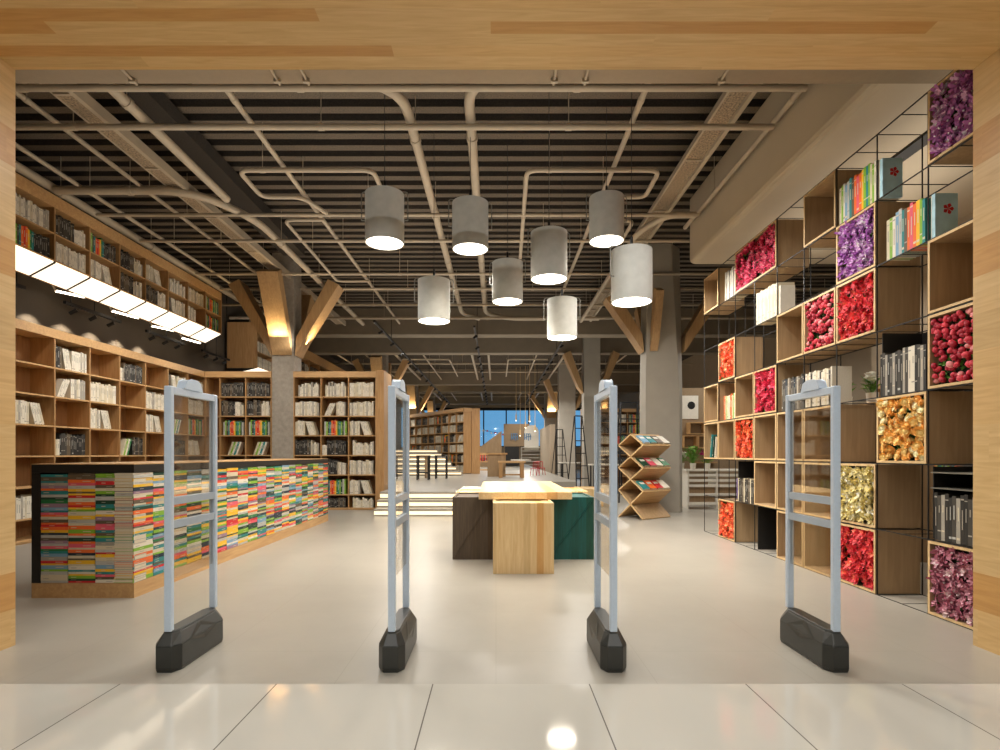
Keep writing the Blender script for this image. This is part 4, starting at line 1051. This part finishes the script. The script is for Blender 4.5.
t = T('drum_table', 'round pale table by the white shelf with grey top', 'table', (1.35, 30, .45))
O('table_top', MB().cyl((0, 0), .55, .45, .5, 24), 'white', t); O('leg', MB().cyl((0, 0), .08, 0, .449, 12), 'greysteel', t)
# wall running back on the right of the far aisle
S('wall_aisle', MB().box(2.72, 2.98, 28, 34.5, 0, 2.75), 'wall')
for i, (a, b) in enumerate([((56, 291), (84, 297)), ((112, 311), (138, 318)), ((152, 326), (175, 331)), ((182, 338), (200, 343))]):
    A = at(a[0], a[1], 7.2*F/(496-a[0])); B = at(b[0], b[1], 7.2*F/(496-b[0]))
    t = T('linear_light', 'thin white light bar under the glowing cabinet, %s from the entrance' % ORD[i], 'light bar', A, 0, 'light bars in the left recess')
    Bv = Vector(B)-Vector(A)
    O('tube', MB().bar((0, 0, 0), Bv, .03, .03), 'spotglow', t); O('bracket', MB().bar((0, 0, .0), (0, -.12, .12), .02, .02), 'white', t); O('bracket', MB().bar(Bv, Bv+Vector((0, 0, .2)), .012, .012, ref=(0, 1, 0)), 'white', t)
# string of paper birds near windows
t = T('hanging_garland', 'garland of small red and white paper ornaments by the blue windows', 'garland', (-.9, 40, 0))
gm = MB()
for i in range(13):
    x = i*.28; z = 2.95-.25*math.sin(PI*i/12)+.05*math.sin(i*2.2)
    gm.cyl((x, 0), .09 if i % 3 else .13, z-.06, z+.05, 8, i % 2, .02)
gm.tube([(i*.28, 0, 2.98-.25*math.sin(PI*i/12)) for i in range(13)], .012, 5, 2)
O('ornaments', gm, ['white', 'red', 'black'], t)
for i in range(5):
    x = [1.05, 1.25, 1.5, 1.7, 1.95][i]; zb = [3.0, 2.2, 2.6, 2.9, 2.4][i]
    t = T('slim_pendant', 'slim gold pendant lamp deep in the room, %s from the left' % ORD[i], 'pendant lamp', (x, 29-i*.3, zb), 0, 'slim pendants in front of the partition')
    O('cord', MB().tube([(0, 0, .3), (0, 0, DECK-zb)], .012, 5), 'ply_edge', t); O('tube_shade', MB().cyl((0, 0), .035, 0, .3, 10), 'ply_edge', t); O('bulb', MB().cyl((0, 0), .03, -.02, 0, 10), 'spotglow', t)
# black ladders
def ladder(x, y, z, w, h, label, rz=0):
    t = T('ladder_rack', label, 'ladder rack', (x, y, z), rz, 'black ladder racks')
    for s in (-1, 1):
        O('upright', MB().tube([(s*w, -.3, 0), (s*w*.55, 0, h)], .022, 6), 'black', t)
        O('upright', MB().tube([(s*w, .3, 0), (s*w*.55, .03, h)], .022, 6), 'black', t)
    for k in range(1, 6):
        f = k/6; ww = w*(1-.45*f)
        O('rung', MB().tube([(-ww, -.3*(1-f), h*f), (ww, -.3*(1-f), h*f)], .016, 6), 'black', t)
    O('rung', MB().tube([(-w*.55, 0, h), (w*.55, 0, h)], .02, 6), 'black', t)
    return t
ladder(3.5, 14.6, 0, .42, 2.6, 'nearest black ladder rack, behind the zigzag shelf', .2)
ladder(2.82, 19.0, 0, .26, 2.55, 'black ladder rack between the two slim columns', .4)
ladder(2.98, 26.0, 0, .3, 2.4, 'furthest black ladder rack, left of the branching column', .4)
# high tables by the ladders
for i, (x, y) in enumerate([(2.9, 20.9), (3.4, 17.2)]):
    t = T('high_table', ['white high table beside the middle ladder rack', 'white high table behind the third security gate'][i], 'table', (x, y, 0))
    O('table_top', MB().box(-.5, .5, -.35, .35, .9, .94), 'white', t)
    for sx in (-.42, .42):
        for sy in (-.28, .28): O('leg', MB().box(sx-.02, sx+.02, sy-.02, sy+.02, 0, .899), 'black', t)
# bookcase deep right
xs = [4.1-.62*1, 4.1, 4.72, 5.34, 5.96, 6.58, 7.2]
xs = [2.9, 3.52, 4.14, 4.76, 5.38, 6.0]
bookcase('tall dark oak bookcase deep on the right, behind the nearest ladder', (.6, 22.6, 0), 0, xs, ROWS, .38, .13, .02, bm='shelf_x')
rn = random.Random(8)
for b in range(5):
    for r in range(2, 7):
        shelf_row((.6+xs[b]+.011, 22.6, ROWS[r]), 0, 0, .58, .41, rn.choice(['W', 'D', 'DW', 'C', 'WD', 'D']), '%s shelf down of the deep right bookcase' % ORD[6-r])
# low pine box right of the table, deeper
block(2.0, 2.55, 13.2, 14.2, .42, 'block', 'low pine block behind the third security gate', False)

# ------------------------------------------------------------------ right corner: display wall, plants, crate table
t = T('display_wall', 'beige display wall with small open boxes and a poster, right of the big column', 'display wall', (5.5, 14.3, 0))
O('panel', MB().box(-1.2, 1.6, 0, .12, 0, 2.95), 'tan', t)
bxs = MB()
for (a, b, c, d) in [(-.6, -.2, 1.75, 2.05), (-.75, -.4, 1.4, 1.72), (-.38, 0, 1.4, 1.72), (-.5, .1, 1.02, 1.05)]:
    bxs.box(a, b, -.25, -.001, c, c+.02); bxs.box(a, b, -.25, -.001, d-.02, d); bxs.box(a, a+.02, -.25, -.001, c+.02, d-.02); bxs.box(b-.02, b, -.25, -.001, c+.02, d-.02)
O('open_box', bxs, 'shelf_x', t)
O('poster', MB().box(-.75, -.3, -.02, -.001, 2.15, 2.75), 'white', t, label='white poster with a dark blot')
O('blot', MB().cyl((0, 0), .1, 0, .005, 12, mat=Matrix.Translation((-.48, -.021, 2.5)) @ Matrix.Rotation(R(90), 4, 'X')), 'black', t)
t = T('crate_table', 'white slatted crate table carrying potted flowers, right of the big column', 'table', (4.9, 12.6, 0))
cr = MB()
for z in (.1, .3, .5, .62, .74): cr.box(-.55, .9, 0, .02, z, z+.06)
for x in (-.55, .1, .86): cr.box(x, x+.04, .021, .5, 0, .86)
cr.box(-.6, .95, -.03, .53, .861, .9); O('crate', cr, 'white', t)
O('lower_boards', MB().box(-.5, .85, .1, .12, .1, .5), 'ply', t)
def pot_plant(x, y, z, mats, label, h=.3, n=26, cat='potted plant', leafy=True, pr=.07):
    t = T('potted_flower', label, cat, (x, y, z)); rn = random.Random(int(x*100+h*10))
    O('pot', MB().cyl((0, 0), pr*.8, 0, .14, 14, 0, pr), 'white', t)
    m = MB()
    for i in range(n):
        a = rn.uniform(0, 6.28); r = rn.uniform(.02, h*.5); zz = .14+rn.uniform(.05, h)
        mt = Matrix.Translation((r*math.cos(a), r*math.sin(a), zz)) @ Matrix.Rotation(a, 4, 'Z') @ Matrix.Rotation(rn.uniform(-1, .4), 4, 'Y')
        m.add([(-.06, 0, 0), (0, -.03, .01), (.07, 0, 0), (0, .03, .01)], [(0, 1, 2, 3)], 0, False, mt)
        m.tube([(0, 0, .1), (r*.5*math.cos(a), r*.5*math.sin(a), zz*.7), (r*math.cos(a), r*math.sin(a), zz)], .003, 4, 0)
    O('leaves', m, 'green2', t)
    if mats:
        f = MB(); rn2 = random.Random(4)
        for i in range(12):
            a = rn.uniform(0, 6.28); r = rn.uniform(0, h*.45); petal_blossom(f, (r*math.cos(a), r*math.sin(a), .16+rn.uniform(.5*h, h)), .05, 'rose', 0, rn2)
        f.m = [0]*len(f.m); O('blossoms', f, mats, t)
    return t
pot_plant(4.52, 12.75, .9, None, 'bushy green plant in a white pot on the crate table', .38, 60)
pot_plant(4.85, 12.75, .9, 'magenta', 'magenta flowers in a white pot on the crate table')
pot_plant(4.3+.02, 12.95, .9, 'white', 'white flowers in a pot left on the crate table', .22)
t = T('purple_stool', 'small purple metal stool frame right of the crate table', 'stool', (5.2, 11.3, 0))
for sx in (-.2, .2):
    for sy in (-.2, .2): O('leg', MB().box(sx-.015, sx+.015, sy-.015, sy+.015, 0, .72), 'purple', t)
O('seat', MB().box(-.215, .215, -.215, .215, .721, .75), 'purple', t)
# low cabinets and vases behind the cube shelving
xs = [0, .8, 1.6, 2.4, 3.2, 4.0]
bookcase('low dark bookcase seen through the cube grid, against the right wall', (6.2+.38, 9.0, 0), R(-90), xs, [.05, .5, .95, 1.4, 1.85, 2.3], .0+.36, .08, .02, bm='shelf_h')
bpy.data.objects[[o.name for o in bpy.data.objects if o.name.startswith('bookcase')][-1]].location = (6.18, 9.0, 0)
rn = random.Random(18)
for b in range(5):
    for r in range(5):
        shelf_row((6.18, 9.0-xs[b]-.02, [.05, .5, .95, 1.4, 1.85][r]), R(-90), 0, .74, .4, rn.choice(['D', 'W', 'DW', 'C', '', 'D']), 'wall bookcase behind the cube grid, %s shelf up' % ORD[r])
t = T('display_cabinet', 'tall wooden cabinet holding white bouquets, behind the cube shelving', 'cabinet', (4.75, 7.1, 0), 0)
O('top', MB().box(-.3, .3, -.7, .7, 1.82, 1.86), 'shelf_h', t); O('back_panel', MB().box(.27, .3, -.7, .7, 0, 1.819), 'ply', t)
for y in (-.7, -.01, .68): O('side_panel', MB().box(-.3, .269, y, y+.02, 0, 1.819), 'ply', t)
for z in (.05, .6, 1.2): O('shelf', MB().box(-.28, .269, -.679, .679, z, z+.02), 'ply', t)
pot_plant(4.62, 6.82, 1.86, 'fl_cream2', 'white bouquet in a vase behind the cube grid, left one', .2, 24)
pot_plant(4.62, 7.32, 1.86, 'fl_cream2', 'white bouquet in a vase behind the cube grid, right one', .2, 24)

# ------------------------------------------------------------------ build the books
from collections import defaultdict
byk = defaultdict(list)
for b in BOOKS: byk[b[0]].append(b)
for k, lst in byk.items():
    lst.sort(key=lambda b: -b[1])
    for (kk, vis, mat, col, place, word) in lst[:300]:
        o = bpy.data.objects.new(k, (stacked_mesh(col, rnd.randrange(3)) if k == 'stacked_book' else book_mesh(col, rnd.randrange(4)))[0]); COL.objects.link(o); o.matrix_world = mat
        tag(o, '%s %s in the %s' % (col, word, place) if k == 'stacked_book' else '%s %s, %s' % (col, word, place), 'book', '%s books, %s' % (col, place))
    rest = lst[300:]
    if rest:
        big = MB(); mats = []; 
        for (kk, vis, mat, col, place, word) in rest:
            _, mb, ms = (stacked_mesh(col, rnd.randrange(3)) if k == 'stacked_book' else book_mesh(col, rnd.randrange(4)))
            ids = []
            for m in ms:
                if m not in mats: mats.append(m)
                ids.append(mats.index(m))
            n = len(big.v); big.v += [tuple(mat @ Vector(p)) for p in mb.v]
            big.f += [tuple(n+i for i in f) for f in mb.f]; big.m += [ids[i] for i in mb.m]; big.s += [False]*len(mb.f)
        lab = {'stacked_book': 'small bright spines packed along the far part of the counter side', 'white_book': 'white books on the further shelves', 'dark_book': 'dark books on the further shelves', 'coloured_book': 'coloured books on the further shelves'}[k]
        O(k+'_mass', big, mats, None, lab, 'books', None, 'stuff')
print('BOOKS', {k: len(v) for k, v in byk.items()})

# ------------------------------------------------------------------ lights
def area(name, loc, rot, sx, sy, e, col=(1, .95, .88), spread=160):
    l = bpy.data.lights.new(name, 'AREA'); l.shape = 'RECTANGLE'; l.size = sx; l.size_y = sy; l.energy = e; l.color = col; l.spread = R(spread)
    o = bpy.data.objects.new(name, l); COL.objects.link(o); o.location = loc; o.rotation_euler = rot; tag(o, kind='helper'); return o
def spot(loc, target, e, size=60, col=(1, .95, .88), soft=.06, blend=.6):
    l = bpy.data.lights.new('spot', 'SPOT'); l.energy = e; l.color = col; l.spot_size = R(size); l.spot_blend = blend; l.shadow_soft_size = soft
    o = bpy.data.objects.new('spot', l); COL.objects.link(o); o.location = loc
    o.rotation_euler = (Vector(target)-Vector(loc)).to_track_quat('-Z', 'Y').to_euler(); tag(o, kind='helper'); return o
# corridor ceiling panels
area('corridor', (0, -.5, 4.45), (0, 0, 0), 8, 3, 215, (1, .98, .95))
# downlights over the store floor
for (x, y, e) in [(-2.5, 5.7, 120), (2.4, 5.7, 120), (-2.0, 8.6, 200), (2.2, 8.8, 190), (-1.6, 11.2, 150), (1.2, 11.5, 120), (-5.2, 7.5, 110), (-5.2, 10, 110),
                  (0, 15, 130), (-3, 18, 90), (2.4, 16, 150), (0, 20, 200), (-2, 23, 120), (1.5, 25, 220), (-1, 30, 260), (4.9, 12.0, 90), (2, 32, 260), (5.5, 17, 150)]:
    spot((x, y, 4.55), (x, y, 0), e*.72, 85, soft=.08)
for (x, y, e) in [(-1.6, 4.7, 34), (1.3, 4.7, 40), (-2.4, 7.4, 30), (2.2, 7.4, 30), (-5.0, 9.0, 40), (-.2, 8.5, 50), (2.6, 8.6, 45), (-2.4, 13.2, 60), (2.0, 13.4, 60), (-4.4, 15.5, 80), (0, 16.5, 75), (5.6, 13, 40), (-2.6, 20, 90), (1.2, 20.5, 90),
                  (6, 18, 90), (-1.5, 25.5, 120), (1.6, 26, 120), (-5, 27, 120), (6, 25, 120), (0, 31.5, 150), (-4, 37, 150), (2, 37, 160), (5.2, 5.2, 30), (5.2, 8.2, 30)]:
    l = bpy.data.lights.new('lamp', 'AREA'); l.shape = 'DISK'; l.size = .5; l.energy = e*1.0; l.color = (1, .95, .88)  # added ambient fill discs, no fixtures hang at these points
    o = bpy.data.objects.new('lamp', l); COL.objects.link(o); o.location = (x, y, 3.9); tag(o, kind='helper')
# wall washers toward the left and back bookcases, cube grid
for y in (7.6, 8.9, 10.2, 11.5): spot((-4.9, y, 4.6), (-6.6, y, 1.9), 105, 75)
for x in (-5.9, -4.1, -3.0): spot((x, 10.4, 4.6), (x, 12.5, 1.9), 90, 75)
for y in (4.9, 6.3, 7.7, 8.9): spot((1.9, y, 4.5), (3.5, y+.2, 2.0), 115, 80)
spot((1.6, 9.2, 4.5), (3.3, 11.9, 2.2), 90, 55)
spot((1.9, 33.5, 4.7), (2.0, 36, 2.0), 260, 70)  # added spot to brighten the partition and its arch
spot((-5.6, 13.6, 4.2), (-7.1, 15.6, 4.2), 60, 60)  # added spot to brighten the further cabinet's end panel
for y in (8.2, 10.2, 12.2): spot((-4.2, y, 3.6), (-6.6, y, 4.6), 34, 75)  # added upward spots to brighten the books in the high cabinet
spot((-2.0, 3.9, 4.5), (-3.6, 5.2, .6), 70, 60)
for y in (7.6, 8.4, 9.1, 9.8, 10.5, 11.2, 11.9): spot((-7.36, y, 3.62), (-7.66, y, 3.05), 34, 100, soft=.02, col=(1, .88, .7))
# added upward fill without lamp bodies, brightening the ceiling and soffit
area('fill_up', (-1.4, 9, 3.9), (PI, 0, 0), 6, 8, 75, (1, .95, .88))
area('fill_up', (0, 22, 3.3), (PI, 0, 0), 8, 14, 130, (1, .95, .88))
area('fill_up', (4.9, 6.6, 3.9), (PI, 0, 0), 1.2, 5, 22, (1, .93, .82))
w = bpy.data.worlds.new('w'); C.world = w; w.use_nodes = True
w.node_tree.nodes['Background'].inputs[0].default_value = (*lin((104, 168, 214)), 1); w.node_tree.nodes['Background'].inputs[1].default_value = 1

# ------------------------------------------------------------------ camera
cam = bpy.data.cameras.new('cam'); cam.sensor_width = 36; cam.lens = F/1000*36; cam.shift_x = .004; cam.shift_y = .079; cam.clip_end = 200
co = bpy.data.objects.new('camera', cam); COL.objects.link(co); co.location = (0, 0, H); co.rotation_euler = (R(90), 0, 0); C.camera = co
C.view_settings.view_transform = 'Standard'; C.view_settings.look = 'None'; C.view_settings.gamma = 1; C.view_settings.exposure = 0
C.view_settings.use_curve_mapping = False
